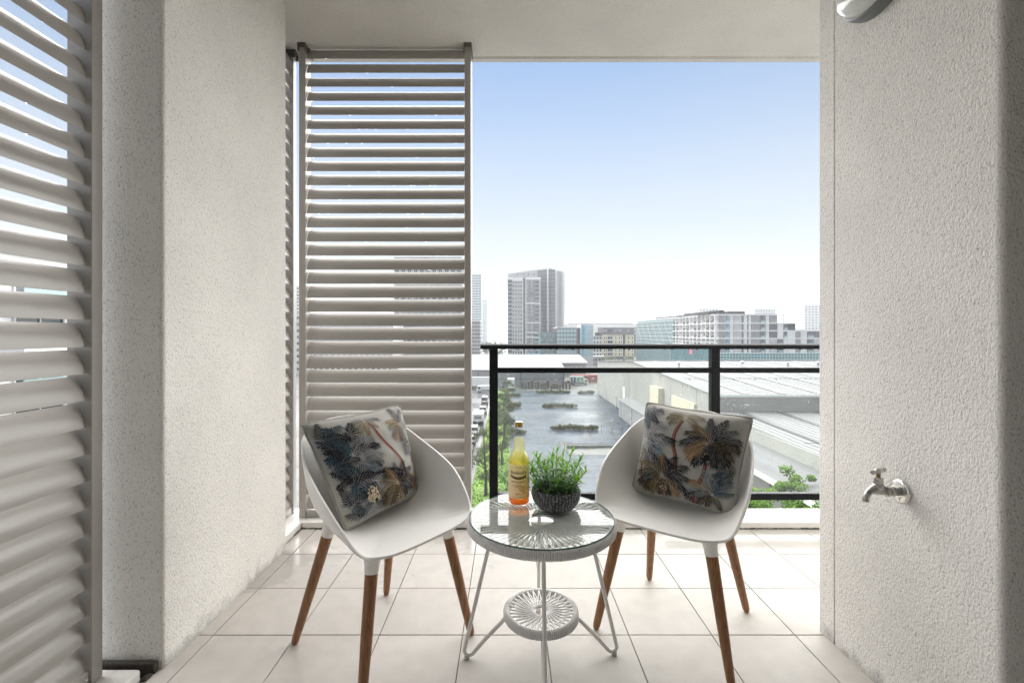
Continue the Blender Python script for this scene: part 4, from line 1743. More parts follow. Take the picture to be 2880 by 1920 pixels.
def tree(name, label, x, y, h, rw, kind, seed, group=None, n=2600, z0=GZ, size=.28):
    r = random.Random(seed)
    root = thing(name, label, 'tree', (x, y, z0), 0, group)
    B = Vector((x, y, z0))
    m = MB()
    top = B + Vector((r.uniform(-.4, .4), r.uniform(-.4, .4), h * .86))
    tr = [B, B.lerp(top, .3) + Vector((r.uniform(-.2, .2), r.uniform(-.2, .2), 0)), B.lerp(top, .65) + Vector((r.uniform(-.3, .3), r.uniform(-.3, .3), 0)), top]
    m.tube(tr, [h * .022, h * .017, h * .011, h * .003], 8)
    clumps = []
    nc = 26 if kind == 'cas' else 22
    for i in range(nc):
        t = r.uniform(.22, 1) if kind == 'cas' else r.uniform(.34, .95)
        p = B.lerp(top, t)
        a = r.uniform(0, 2 * PI)
        prof = (math.sin(PI * min(1, max(.05, (t - .12) / .98))) ** .7) if kind == 'cas' else math.sin(PI * min(1, max(.1, (t - .2) / .85))) ** .5
        out = rw * prof * r.uniform(.35, 1.0)
        e = p + Vector((math.cos(a) * out, math.sin(a) * out, r.uniform(.0, .12) * h))
        if i % 2 == 0:
            m.tube([p, p.lerp(e, .5) + Vector((0, 0, .05 * h * r.random())), e], [h * .007, h * .0045, h * .0015], 5)
        clumps.append((e, rw * r.uniform(.22, .46)))
    m.build('trunk', M_BARK, root)
    m = MB()
    mats = LM_CAS if kind == 'cas' else (LM_BROAD if kind == 'broad' else LM_HEDGE)
    for i in range(n):
        c, cr_ = r.choice(clumps)
        d = rand_dir(r)
        p = c + Vector((d.x, d.y, d.z * .75)) * cr_ * r.random() ** .45
        mi = min(2, max(0, int(1.2 + d.z * .9 + r.uniform(-.8, .8))))
        s = size * r.uniform(.6, 1.3)
        if kind == 'cas':
            v = Vector((r.uniform(-.6, .6), r.uniform(-.6, .6), r.uniform(-1, .15))).normalized() * s * 1.9
            q = rand_dir(r).cross(v).normalized() * s * .10
            m.add([p - q, p + q, p + v + q * .3], [(0, 1, 2)], mi)
        else:
            u = rand_dir(r)
            v = rand_dir(r).cross(u).normalized()
            m.add([p - u * s * .5, p + v * s * .3, p + u * s * .5, p - v * s * .3], [(0, 1, 2, 3)], mi)
    m.build('crown', mats, root)
    return root


tg = 'she-oaks along the car park edge'
tree('she_oak_tree', 'tall feathery she-oak nearest the balcony on the grass verge', -2.9, 60, 10.2, 2.3, 'cas', 1, tg, 3400)
for i, (x, y, h, rw) in enumerate(((-.9, 74, 9.3, 1.9), (-.6, 88, 9.6, 2.0), (-.4, 103, 9.2, 2.1), (-.2, 120, 9.6, 2.3))):
    tree('she_oak_tree', ('second', 'third', 'fourth', 'fifth')[i] + ' she-oak along the verge counting from the tall one at the fallen-leaf bush', x, y, h, rw, 'cas', 2 + i, tg, 3000)
tb_ = 'leafy trees below the railing'
for i, (x, y, h, rw) in enumerate(((20.3, 40, 7.3, 2.0), (22.9, 41.2, 7.5, 2.0), (27.5, 40, 7.5, 2.3), (30.6, 41, 7.6, 2.4), (18.2, 41, 6.2, 2.1))):
    tree('leafy_tree', ('bright green tree top left of the pale pier of the yard wall', 'bright green tree top just before the pale pier of the yard wall', 'bright green tree top beside the taller pale green tree', 'bright green tree top nearest the awning end by the tap wall', 'low bright green tree top at the car park side of the yard wall')[i], x, y, h, rw * 1.25, 'broad', 20 + i, tb_, 7000, size=.26)
tree('leafy_tree', 'taller pale green tree rising against the white awning', 27.7, 43.5, 9.2, 1.9, 'broad', 30, tb_, 3600, size=.26)
tree('leafy_tree', 'small bush with yellow-green leaves at the foot of the she-oak', -.2, 62, 3.0, 1.3, 'broad', 33, None, 800, size=.22)
for i, (x, y) in enumerate(((-72, 405), (-66, 412), (-60, 408))):
    tree('leafy_tree', ('dark round tree under the hazy hills, nearest the slim teal tower', 'dark round tree under the hazy hills, middle of three', 'dark round tree under the hazy hills, nearest the gridded tower')[i], XA(1388, 330) + i * 4 - 4, 330 + i * 6, 15, 5, 'hedge', 50 + i, 'far dark trees', 700, size=.9)


def hedge(x0, x1, y, h, dep, seed, label):
    r = random.Random(seed)
    root = thing('planting_bed', label, 'hedge', ((x0 + x1) / 2, y, GZ), 0, 'planting beds of the car park')
    MB().box(x0 - .25, x1 + .25, y - dep / 2 - .15, y + dep / 2 + .15, GZ, GZ + .1).build('bed_kerb', MATS['kerb_concrete'], root)
    m = MB()
    cl = []
    x = x0
    while x < x1:
        cl.append((x + r.uniform(-.2, .2), y + r.uniform(-.3, .3) * dep, r.uniform(.45, .95), h * r.uniform(.5, 1.25)))
        x += r.uniform(.28, .62)
    for cx, cy_, rad, hh in cl:
        for i in range(150):
            d = rand_dir(r)
            q = r.random() ** .4
            p = Vector((cx + d.x * rad * q, cy_ + d.y * dep * .5 * q, GZ + .12 + hh * (.5 + .5 * d.z * q)))
            u = rand_dir(r)
            v = rand_dir(r).cross(u).normalized()
            s = r.uniform(.15, .36)
            m.add([p - u * s * .5, p + v * s * .32, p + u * s * .5, p - v * s * .32], [(0, 1, 2, 3)], 2 if d.z > .3 and r.random() < .7 else r.choice((0, 1, 1)))
    m.build('foliage', LM_HEDGE, root)


hl = 'low grey-green hedge in a kerbed bed on the wet car park'
hedge(10.2, 19.6, 100.5, 1.15, 1.6, 1, 'long low hedge in a kerbed bed beside the wire fence')
hedge(10.0, 19.8, 130, 1.25, 1.6, 2, 'long low hedge in the middle row of the wet car park')
hedge(10.6, 21.8, 161, 1.1, 2.2, 3, 'long low hedge and dry grass before the row of pallets')
hedge(.8, 3.9, 130, 1.5, 1.6, 4, 'short hedge by the she-oaks in the middle row of the car park')
hedge(.8, 3.7, 97, 1.3, 1.6, 5, 'short hedge by the she-oaks in the row of the wire fence')
hedge(.9, 3.6, 153, 1.1, 1.6, 6, 'short hedge by the she-oaks in the far row of the car park')
hedge(25, 29.8, 160, 1.2, 2, 7, 'short hedge near the far corner of the white warehouse')

# wire fence and low wall in the car park
M_WIRE = mat('fence_steel', (.16, .16, .16), .5, .6)
f = thing('wire_fence', 'thin grey wire fence with posts across the wet car park', 'fence', (23, 97.6, GZ))
for i in range(8):
    x = 15.6 + i * 2.25
    MB().tube([(x, 97.6, GZ), (x, 97.6, GZ + 1.75)], .045, 6).build('post', M_WIRE, f)
for z in (.12, 1.7):
    MB().tube([(15.6, 97.6, GZ + z), (31.35, 97.6, GZ + z)], .028, 6).build('rail', M_WIRE, f)
for k in range(5):
    MB().tube([(15.6, 97.6, GZ + .4 + k * .26), (31.35, 97.6, GZ + .4 + k * .26)], .008, 4).build('wire', M_WIRE, f)
f = thing('retaining_wall', 'low concrete ramp wall with a dark top rail on the car park', 'wall', (16, 84, GZ))
MB().prism([(83.6, GZ), (83.85, GZ), (83.85, GZ + .75), (83.6, GZ + .75)], 10.8, 26, axis='x').build('wall_body', mat('wall_grey', (.20, .20, .19), .7, var=.12, vscale=1), f)
MB().box(10.8, 26, 83.62, 83.8, GZ + .95, GZ + 1.05).build('top_rail', M_WIRE, f)
for i in range(6):
    MB().box(11 + i * 2.8, 11.08 + i * 2.8, 83.66, 83.76, GZ + .75, GZ + .95).build('rail_post', M_WIRE, f)
MB().add([(10.8, 80, GZ + .03), (26, 80, GZ + .03), (26, 83.6, GZ + .5), (10.8, 83.6, GZ + .2)], [(0, 1, 2, 3)]).build('ramp', MATS['wall_grey'], f)
f = thing('bollard', 'yellow bollard at the end of the low ramp wall', 'bollard', (10.45, 83.7, GZ))
MB().lathe([(0, 1.25), (.07, 1.22), (.09, 1.15), (.09, 0)], 14, (10.45, 83.7, GZ)).build('post', mat('bollard_yellow', (.62, .52, .06), .5), f)
MB().lathe([(.15, .03), (.15, 0)], 14, (10.45, 83.7, GZ)).lathe([(0, .03), (.15, .03)], 14, (10.45, 83.7, GZ)).build('base_plate', M_WIRE, f)

# ------------------------------------------------------------------ vehicles
M_WHT = mat('car_white', (.72, .73, .73), .25, coat=.5)
M_CARG = mat('car_glass', (.03, .035, .04), .06, spec=.8)
M_TYRE = mat('tyre', (.02, .02, .02), .8)
M_HUB = mat('wheel_rim', (.45, .45, .46), .3, .8)
M_LAMP = mat('tail_lamp', (.45, .02, .02), .25)
M_TRIM = mat('black_trim', (.025, .025, .028), .6)


def wheel(root, x, y, r, w=.24):
    t = MB().lathe([(r * .55, -w / 2), (r * .92, -w / 2), (r, -w * .35), (r, w * .35), (r * .92, w / 2), (r * .55, w / 2)], 20, (x, y, r), axis='x').build('wheel', M_TYRE, root, local=True)
    MB().lathe([(0, -w * .42), (r * .56, -w * .46), (r * .56, w * .46), (0, w * .42)], 16, (x, y, r), axis='x').build('rim', M_HUB, t, local=True)


def vehicle(name, label, x, y, rz, kind, paint, group=None):
    """nose towards +Y in its own frame"""
    root = thing(name, label, 'truck' if 'truck' in name else ('caravan' if 'caravan' in name else 'car'), (x, y, GZ + .02), rz, group)
    if kind == 'car':
        L_, W, H, hl_ = 4.6, 1.82, 1.48, .82
        side = [(-2.3, .35), (2.25, .35), (2.3, .62), (2.15, .80), (1.15, .92), (-1.75, .95), (-2.25, .92), (-2.32, .6)]
        cab = [(-1.95, .93), (1.05, .90), (.25, 1.42), (-.2, 1.48), (-1.15, 1.46), (-1.6, 1.36)]
    elif kind == 'suv':
        L_, W, H, hl_ = 4.8, 1.95, 1.85, 1.0
        side = [(-2.4, .40), (2.35, .40), (2.4, .75), (2.25, 1.02), (1.25, 1.10), (-2.3, 1.12), (-2.42, .7)]
        cab = [(-2.32, 1.1), (1.15, 1.08), (.55, 1.72), (.1, 1.84), (-1.9, 1.84), (-2.2, 1.7)]
    elif kind == 'van':
        L_, W, H, hl_ = 5.0, 1.95, 2.1, 1.0
        side = [(-2.5, .35), (2.45, .35), (2.5, .8), (2.3, 1.08), (1.8, 1.15), (-2.48, 1.15)]
        cab = [(-2.48, 1.14), (1.85, 1.12), (1.25, 1.95), (.9, 2.08), (-2.3, 2.1), (-2.45, 1.95)]
    m = MB()
    m.prism(side, -W / 2, W / 2, axis='x')
    m.build('body', paint, root, bevel=.09, seg=3, local=True)
    m = MB()
    n = len(cab)
    wi = [W / 2 - .04 if z < 1.2 * hl_ else W / 2 - .20 for _, z in cab]
    vs = [(-w_, a, b) for (a, b), w_ in zip(cab, wi)] + [(w_, a, b) for (a, b), w_ in zip(cab, wi)]
    m.add(vs, [tuple(range(n)), tuple(range(n, 2 * n))] + [(i, (i + 1) % n, (i + 1) % n + n, i + n) for i in range(n)])
    m.build('window_glass', M_CARG, root, bevel=.05, local=True)
    zs = max(b for _, b in cab)
    ya = [a for a, b in cab if b > zs - .12]
    MB().box(-W / 2 + .2, W / 2 - .2, min(ya) - .1, max(ya) + .05, zs - .05, zs + .03).build('roof', paint, root, bevel=.04, local=True)
    ymid = (min(ya) + max(ya)) / 2
    for sx in (-1, 1):
        for yy in ([cab[0][0] + .15, ymid + .1] if kind != 'van' else [cab[0][0] + .1, -.6, .9]):
            MB().bar((sx * (W / 2 - .05), yy, hl_ * 1.0), (sx * (W / 2 - .19), yy * .97, zs), .09, .05).build('pillar', paint, root, local=True)
        MB().box(sx * W / 2 - .02 if sx > 0 else -W / 2 - .16, W / 2 + .16 if sx > 0 else -W / 2 + .02, max(ya) + .2, max(ya) + .32, hl_ + .1, hl_ + .26).build('mirror', M_TRIM, root, bevel=.03, local=True)
        yb = min(a for a, _ in side)
        MB().box(sx * (W / 2 - .2) - .12, sx * (W / 2 - .2) + .12, yb - .03, yb + .06, .72, .90).build('tail_lamp', M_LAMP, root, local=True)
        MB().box(sx * (W / 2 - .28) - .18, sx * (W / 2 - .28) + .18, -yb - .16, -yb + .02, .66, .80).build('headlight', M_HUB, root, local=True)
        for yy in (-L_ * .30, L_ * .30):
            wheel(root, sx * (W / 2 - .1), yy, .34)
    MB().box(-W / 2 + .1, W / 2 - .1, -L_ / 2 - .06, -L_ / 2 + .1, .38, .58).build('bumper', M_TRIM, root, bevel=.03, local=True)
    return root


cg = 'cars parked along the road'
rx = -6.9
vehicle('parked_car', 'white van parked ahead of the caravan on the wet road', rx - .1, 139, 0, 'van', M_WHT, cg)
vehicle('parked_car', 'white four-wheel drive parked just ahead of the caravan', rx + .3, 122, 0, 'suv', M_WHT, cg)
vehicle('parked_car', 'white car parked right behind the caravan', rx - .2, 97, 0, 'suv', M_WHT, cg)
vehicle('parked_car', 'silver car second behind the caravan', rx - .3, 89, 0, 'car', mat('car_silver', (.42, .43, .45), .28, .4, coat=.5), cg)
vehicle('parked_car', 'dark grey car third behind the caravan', rx - .3, 81.5, 0, 'car', mat('car_dark', (.06, .065, .07), .25, coat=.5), cg)
vehicle('parked_car', 'white car fourth behind the caravan', rx - .3, 73.5, 0, 'car', M_WHT, cg)

# caravan
cv = thing('caravan', 'white caravan with dark skirt and spare wheel parked on the road', 'caravan', (rx, 108, GZ + .02))
MB().prism([(-3, .95), (3, .95), (3, 2.2), (2.7, 2.75), (-2.9, 2.8), (-3, 2.7)], -1.15, 1.15, axis='x').build('body', M_WHT, cv, bevel=.07, seg=3, local=True)
MB().box(-1.16, 1.16, -3.02, 3.01, .42, .96).build('skirt', M_TRIM, cv, bevel=.03, local=True)
MB().lathe([(0, -.14), (.36, -.14), (.38, 0), (.38, .04)], 20, (0, -3.05, .95), axis='y').build('spare_wheel', M_HUB, cv, local=True)
MB().box(-.8, .8, -3.03, -2.98, 1.6, 2.3).build('rear_window', M_CARG, cv, bevel=.02, local=True)
MB().box(-.5, .5, -.5, .6, 2.79, 2.92).build('roof_vent', M_WHT, cv, bevel=.03, local=True)
MB().bar((0, 3, .6), (0, 4.3, .5), .1, .1).build('drawbar', M_TRIM, cv, local=True)
for sx in (-1, 1):
    MB().box(sx * 1.16 - .01, sx * 1.16 + .01, -1.6, -.5, 1.6, 2.2).build('side_window', M_CARG, cv, local=True)
    MB().box(sx * .95 - .1, sx * .95 + .1, -3.04, -2.98, 1.1, 1.3).build('tail_lamp', M_LAMP, cv, local=True)
    for yy in (-.45, .45):
        wheel(cv, sx * 1.0, yy, .36)


def truck(name, label, x, y, rz, L_, H, W, box_m, cab_m, deco=None, group=None):
    """side view along X: nose towards +X in its own frame"""
    root = thing(name, label, 'truck', (x, y, GZ + .02), rz, group)
    MB().box(-L_ / 2, L_ / 2 - 1.9, -W / 2, W / 2, .95, H).build('cargo_box', box_m, root, bevel=.05, local=True)
    MB().box(-L_ / 2, L_ / 2 - .1, -W / 2 + .25, W / 2 - .25, .6, .94).build('chassis', M_TRIM, root, local=True)
    xc = L_ / 2
    cab = [(xc - 1.8, .6), (xc + .05, .6), (xc + .08, 1.2), (xc - .25, 2.15), (xc - .45, 2.35), (xc - 1.8, 2.4)]
    MB().prism([(a, b) for a, b in cab], -W / 2 + .1, W / 2 - .1, axis='y').build('cab', cab_m, root, bevel=.08, seg=3, local=True)
    MB().prism([(xc - .02, 1.28), (xc + .06, 1.28), (xc - .24, 2.05), (xc - .36, 2.05)], -W / 2 + .22, W / 2 - .22, axis='y').build('windscreen', M_CARG, root, local=True)
    for sy in (-1, 1):
        MB().prism([(xc - 1.35, 1.3), (xc - .35, 1.3), (xc - .5, 2.0), (xc - 1.35, 2.05)], sy * (W / 2 - .1) - .02, sy * (W / 2 - .1) + .02, axis='y').build('side_window', M_CARG, root, local=True)
        for xx in (-L_ / 2 + 1.4, xc - 1.0):
            r = .48
            t = MB().lathe([(r * .55, -.13), (r, -.12), (r, .12), (r * .55, .13)], 20, (xx, sy * (W / 2 - .16), r), axis='y').build('wheel', M_TYRE, root, local=True)
            MB().lathe([(0, -.14), (r * .56, -.14), (r * .56, .14), (0, .14)], 16, (xx, sy * (W / 2 - .16), r), axis='y').build('rim', M_HUB, t, local=True)
    if deco:
        deco(root, L_, H, W)
    return root


def poster(root, L_, H, W):
    y = -W / 2 - .012
    x0, x1 = -L_ / 2 + .25, L_ / 2 - 2.0
    xm = x0 + (x1 - x0) * .37
    MB().box(x0, xm, y, y + .01, 1.15, H - .2).build('dark_panel', mat('poster_navy', (.05, .075, .10), .5), root, local=True)
    MB().box(xm, x1, y, y + .01, 1.15, H - .2).build('green_panel', mat('poster_green', (.42, .55, .40), .5, var=.5, vscale=1.6, detail=8), root, local=True)
    m = MB()
    cx, cz = (x0 + xm) / 2, H - .85
    m.lathe([(0, -.012), (.36, -.012)], 20, (cx, y, cz), axis='y')
    for k in range(4):
        m.box(cx - .5 + k * .05, cx + .5 - k * .05, y - .012, y - .004, 2.05 - k * .17, 2.13 - k * .17)
    m.build('emblem', mat('poster_white', (.72, .74, .74), .5), root, local=True)
    m = MB()
    rr = random.Random(3)
    for k in range(26):
        a, b = rr.uniform(xm + .1, x1 - .5), rr.uniform(1.25, H - .6)
        m.box(a, a + rr.uniform(.12, .5), y - .012 - k * .0004, y - .004, b, b + rr.uniform(.12, .45), k % 2)
    m.build('poster_shapes', [mat('poster_dark_green', (.05, .14, .06), .5), MATS['poster_white']], root, local=True)


truck('box_truck', 'white box truck with a dark and green printed side panel', XA(1628, 188), 188, 0, 7.4, 3.45, 2.4, M_WHT, M_WHT, poster)
truck('box_truck', 'tall plain white box truck behind the she-oaks', XA(1437, 172), 172, R(90), 8.5, 4.3, 2.6, M_WHT, M_WHT)
truck('box_truck', 'white flatbed truck turning on the road before the long trailer', XA(1367, 165), 164, R(180), 6.6, 2.5, 2.3, M_WHT, M_WHT)
tl = thing('semi_trailer', 'long white trailer parked along the warehouse wall', 'trailer', (XA(1344, 174), 174, GZ))
MB().box(XA(1344, 174) - 6.5, XA(1344, 174) + 4.4, 173, 175.4, GZ + 1.1, GZ + 4.6).build('body', M_WHT, tl, bevel=.05)
MB().box(XA(1344, 174) - 6.3, XA(1344, 174) + 4.2, 173.3, 175.1, GZ + .8, GZ + 1.09).build('chassis', M_TRIM, tl)
for k in range(3):
    for yy in (173.2, 175.2):
        MB().lathe([(0, -.14), (.5, -.14), (.5, .14), (0, .14)], 16, (XA(1344, 174) - 5 + k * 1.2, yy, GZ + .5), axis='y').build('wheel', M_TYRE, tl)
MB().box(XA(1344, 174) + 2.6, XA(1344, 174) + 2.8, 173.5, 174.9, GZ, GZ + .8).build('landing_leg', M_TRIM, tl)
ct = thing('shipping_container', 'rusty red shipping container behind the printed truck', 'container', (XA(1650, 196), 196, GZ))
a, b = XA(1607, 196), XA(1680, 196)
m = MB()
nn = 60
pts = []
for i in range(nn * 2):
    x = a + (b - a) * i / (nn * 2 - 1)
    pts.append((x, 195 + (.06 if (i // 2) % 2 else 0)))
pts += [(b, 197.4), (a, 197.4)]
m.prism(pts, GZ + .15, GZ + 3.4)
m.build('body', mat('container_red', (.34, .085, .07), .6, var=.2, vscale=.6), ct)
for x in (a, b):
    MB().box(x - .1, x + .1, 194.9, 195.1, GZ, GZ + 3.42).build('corner_post', MATS['container_red'], ct)
vehicle('parked_car', 'maroon car parked next to the printed box truck', XA(1596, 189), 189.5, R(90), 'car', mat('car_maroon', (.20, .05, .045), .3, coat=.4))

# pallets and crates along the warehouse wall
rnd = random.Random(17)
M_PAL = [mat('pallet_a', (.11, .085, .07), .9, var=.3, vscale=2), mat('pallet_b', (.20, .15, .12), .9, var=.3, vscale=2), mat('pallet_c', (.07, .07, .075), .8)]
sx = 1466
k = 0
while sx < 1606:
    w_ = rnd.uniform(4.5, 8)
    if not (1538 < sx < 1548):
        hgt = rnd.uniform(1.2, 2.6) if k % 5 != 3 else 3.0
        x0, x1 = XA(sx, 174), XA(sx + w_, 174)
        pt = thing('pallet_stack', ('first second third fourth fifth sixth seventh eighth ninth tenth eleventh twelfth thirteenth fourteenth fifteenth sixteenth seventeenth eighteenth nineteenth twentieth'.split()[k]) + ' dark stack of pallets along the grey warehouse wall, counting from the she-oaks', 'pallets', ((x0 + x1) / 2, 174, GZ), 0, 'stacks of pallets by the warehouse')
        z = GZ
        while z < GZ + hgt:
            hh = rnd.uniform(.3, .7)
            MB().box(x0 + rnd.uniform(0, .1), x1 - rnd.uniform(0, .15), 173.5, 174.6, z, z + hh * .62).build('crate', M_PAL[(k + int(z * 3)) % 3], pt, bevel=.03)
            MB().box(x0 + .05, x1 - .08, 173.55, 174.5, z + hh * .62, z + hh).build('deck', M_PAL[1], pt)
            z += hh
    sx += w_ + rnd.uniform(.5, 4)
    k += 1

# ------------------------------------------------------------------ buildings
def wmesh(w_, h_, frame, pane, fr=.09, style=0):
    """one window, facing -Y: frame proud of the wall, pane set back inside it"""
    m = MB()
    d = .16
    m.box(-w_ / 2, -w_ / 2 + fr, -d, .02, -h_ / 2, h_ / 2, 0)
    m.box(w_ / 2 - fr, w_ / 2, -d, .02, -h_ / 2, h_ / 2, 0)
    m.box(-w_ / 2 + fr, w_ / 2 - fr, -d, .02, h_ / 2 - fr, h_ / 2, 0)
    m.box(-w_ / 2 + fr, w_ / 2 - fr, -d - .04, .02, -h_ / 2, -h_ / 2 + fr, 0)
    if style:
        m.box(-.04, .04, -d + .02, .02, -h_ / 2 + fr, h_ / 2 - fr, 0)
    m.box(-w_ / 2 + fr, w_ / 2 - fr, -.04, .01, -h_ / 2 + fr, h_ / 2 - fr, 1)
    return m.mesh('window', [frame, pane])


def panes(col=(.035, .045, .055)):
    return mat('pane_%02d%02d%02d' % tuple(int(c * 99) for c in col), col, .08, spec=.7, orand=.45)


FACE = {'f': 0, 'l': R(-90), 'r': R(90)}
P_DARK, P_TEAL, P_PALE = panes(), panes((.10, .17, .18)), panes((.22, .27, .29))
B_WHITE = mat('facade_white', (.80, .80, .79), .7, var=.05, vscale=.3)
B_LIGHT = mat('facade_light', (.56, .56, .56), .7, var=.05, vscale=.3)
B_GREY = mat('facade_grey', (.17, .17, .175), .7, var=.06, vscale=.3)
B_MID = mat('facade_mid', (.34, .335, .34), .7, var=.06, vscale=.3)
B_DARK = mat('facade_dark', (.05, .05, .055), .7, var=.1, vscale=.3)
B_CREAM = mat('facade_cream', (.68, .60, .40), .75, var=.05, vscale=.3)
B_SLATE = mat('facade_slate', (.095, .09, .105), .7, var=.08, vscale=.5)
B_BLUE = mat('facade_blue', (.10, .38, .52), .5, var=.08, vscale=.5)
B_TEAL = mat('facade_teal', (.10, .27, .29), .25, var=.12, vscale=.3, spec=.6)
B_GLASS = mat('facade_glass', (.13, .16, .18), .12, var=.15, vscale=.2, spec=.7)
B_GLASSP = mat('facade_glass_pale', (.30, .42, .44), .15, var=.12, vscale=.25, spec=.7)


def win(root, me, face, u, z, plane):
    """u runs along the face, plane is the wall's y (front) or x (side)"""
    loc = (u, plane, z) if face == 'f' else (plane, u, z)
    return link('window', me, root, loc, FACE[face])


def part(root, name, m, x0, x1, y0, y1, z0, z1):
    return MB().box(x0, x1, y0, y1, z0, z1).build(name, m, root)


def bld(name, label, x0, x1, y0, y1, cat='building', group=None):
    return thing(name, label, cat, ((x0 + x1) / 2, (y0 + y1) / 2, GZ), 0, group)


# --- pair of apartment towers, the front one
D = 332
x0, x1 = XA(1428, D), XA(1519.5, D)
zt = ZA(780, D)
T = bld('apartment_tower', 'grey and white apartment tower with window grid in front of the curved glass tower', x0, x1, D, D + 20)
part(T, 'wall', B_GREY, x0, x1, D, D + 20, GZ, zt - .6)
part(T, 'parapet', B_WHITE, x0 - .2, x0 + 10.9, D - .5, D + 20, zt - 1.7, zt)
part(T, 'parapet', B_WHITE, x0 + 13, x1 + .2, D - .5, D + 20, zt - 1.7, zt)
FL = 3.0
nfl = 20
wa = wmesh(1.75, 1.9, B_WHITE, P_DARK, .13, 1)
wb = wmesh(1.5, 2.3, B_WHITE, P_PALE, .12)
wc = wmesh(2.9, 2.0, B_LIGHT, P_DARK, .12, 1)
wd_ = wmesh(2.5, 2.1, B_DARK, P_DARK, .15, 1)
part(T, 'grid_backing', B_WHITE, x0 + 3.2, x0 + 10.8, D - .12, D + 1, GZ + 6, zt - 1.7)
part(T, 'recess', B_DARK, x0 + 10.9, x0 + 12.9, D - .05, D + 1, GZ + 6, zt - .8)
for k in range(nfl):
    z = zt - 1.9 - (k + .55) * FL
    if z < GZ + 5:
        break
    win(T, wd_, 'f', x0 + 1.6, z, D)
    for q in range(4):
        win(T, wa, 'f', x0 + 4.15 + q * 1.9, z, D - .13)
    part(T, 'floor_band', B_DARK, x0 - .05, x0 + 10.85, D - .45, D, z - 1.62, z - 1.36)
    part(T, 'balcony_glass', B_GLASSP, x0 + .1, x0 + 3.0, D - .5, D - .44, z - 1.35, z - .5)
    win(T, wb, 'f', x0 + 14.2, z, D)
    if k not in (3, 9):
        win(T, wb, 'f', x0 + 17.5, z, D)
    win(T, wc, 'f', x0 + 21.3, z, D)
    part(T, 'balcony_slab', B_LIGHT, x0 + 19.7, x0 + 22.9, D - .9, D, z - 1.55, z - 1.35)
for zz in (zt - 19.3, zt - 33.5, zt - 40.5, zt - 44):
    part(T, 'frame_band', B_WHITE, x0 + 13, x1 + .1, D - .7, D, zz, zz + .75)
for xx in (x0 + 10.75, x0 + 12.9, x1 - .55):
    part(T, 'frame_fin', B_WHITE, xx, xx + .5, D - .75, D, GZ + 6, zt - 1.7)
part(T, 'awning', B_BLUE, x0 + 13.2, x1, D - 2, D, ZA(1000, D), ZA(993, D))

# --- curved glass tower behind it
D2 = 356
C = bld('glass_tower', 'curved grey glass tower with stepped crown and white fins behind the gridded tower', XA(1428, D2), XA(1586, D2), D2, D2 + 25, 'building')
poly, tops = [], []
prof = [(1429, 5, 769), (1450, 3.5, 767), (1470, 2.5, 764), (1490, 2, 761.5), (1512, 2.5, 759), (1526, 4, 757.5), (1536, 3.5, 756), (1541, 2.4, 755.5), (1552, 1.5, 757), (1562, 1.2, 759.5), (1563.5, 1.2, 762), (1575, 1.6, 762.5), (1586, 3, 764)]
m = MB()
pts = [(XA(a, D2), D2 + b - 3, ZA(c, D2)) for a, b, c in prof]
mi_ = [0] * 5 + [1, 1, 0, 0, 0, 2, 2, 2]
for i in range(len(pts) - 1):
    p, q = pts[i], pts[i + 1]
    mi = 1 if i in (4, 5, 6, 7, 8) else (2 if i >= 9 else 0)
    m.add([(p[0], p[1], GZ), (q[0], q[1], GZ), q, p], [(0, 1, 2, 3)], mi)
n = len(pts)
back = [(pts[-1][0], D2 + 25), (pts[0][0], D2 + 25)]
m.add([pts[-1], (back[0][0], back[0][1], pts[-1][2]), (back[0][0], back[0][1], GZ), (pts[-1][0], pts[-1][1], GZ)], [(0, 1, 2, 3)], 2)
m.add([pts[0], (back[1][0], back[1][1], pts[0][2]), (back[1][0], back[1][1], GZ), (pts[0][0], pts[0][1], GZ)], [(0, 1, 2, 3)], 0)
m.add(pts + [(back[0][0], back[0][1], pts[-1][2]), (back[1][0], back[1][1], pts[0][2])], [tuple(range(n + 2))], 0)
m.build('wall', [B_MID, B_GLASS, B_WHITE], C)
# floor lines and mullions follow the curve
for k in range(24):
    z = ZA(762, D2) - 2 - k * 3.05
    mm = MB()
    for i in range(4, 9):
        p, q = pts[i], pts[i + 1]
        mm.bar((p[0], p[1] - .1, z), (q[0], q[1] - .1, z), .3, .28)
    mm.build('floor_band', B_MID, C)
for i in range(4, 10):
    for f_ in ((.0, .33, .66) if i < 9 else (0,)):
        p, q = Vector(pts[i]), Vector(pts[i + 1])
        c = p.lerp(q, f_)
        MB().box(c.x - .07, c.x + .07, c.y - .3, c.y - .05, GZ + 6, c.z).build('mullion', B_MID, C)
for a, w_ in ((1540, 1.0), (1563, .8), (1586, .7)):
    x = XA(a, D2)
    MB().box(x - w_ / 2, x + w_ / 2, D2 - 2.6, D2 - 1, GZ + 6, ZA(755, D2)).build('white_fin', B_WHITE, C)
for j in range(9):
    x = XA(1565 + j * 2.3, D2)
    MB().box(x - .12, x + .12, D2 - 2.6 + j * .12, D2 - 1.5 + j * .1, GZ + 6, ZA(762, D2)).build('facade_rib', B_LIGHT if j != 4 else B_MID, C)
wt = wmesh(1.4, 1.6, B_WHITE, P_DARK, .1)
for a in (1455, 1472, 1486, 1502):
    win(C, wt, 'f', XA(a, D2), ZA(772, D2), D2 - 1.2)
for j in range(20):
    a = 1430 + j * 7.3
    i = max(k for k in range(len(prof)) if prof[k][0] <= max(a, 1429))
    i = min(i, len(prof) - 2)
    c = Vector(pts[i]).lerp(Vector(pts[i + 1]), (a - prof[i][0]) / (prof[i + 1][0] - prof[i][0]))
    MB().box(c.x - .08, c.x + .08, c.y - .1, c.y + .1, c.z - .3, c.z + 1.2).build('roof_post', B_LIGHT, C)


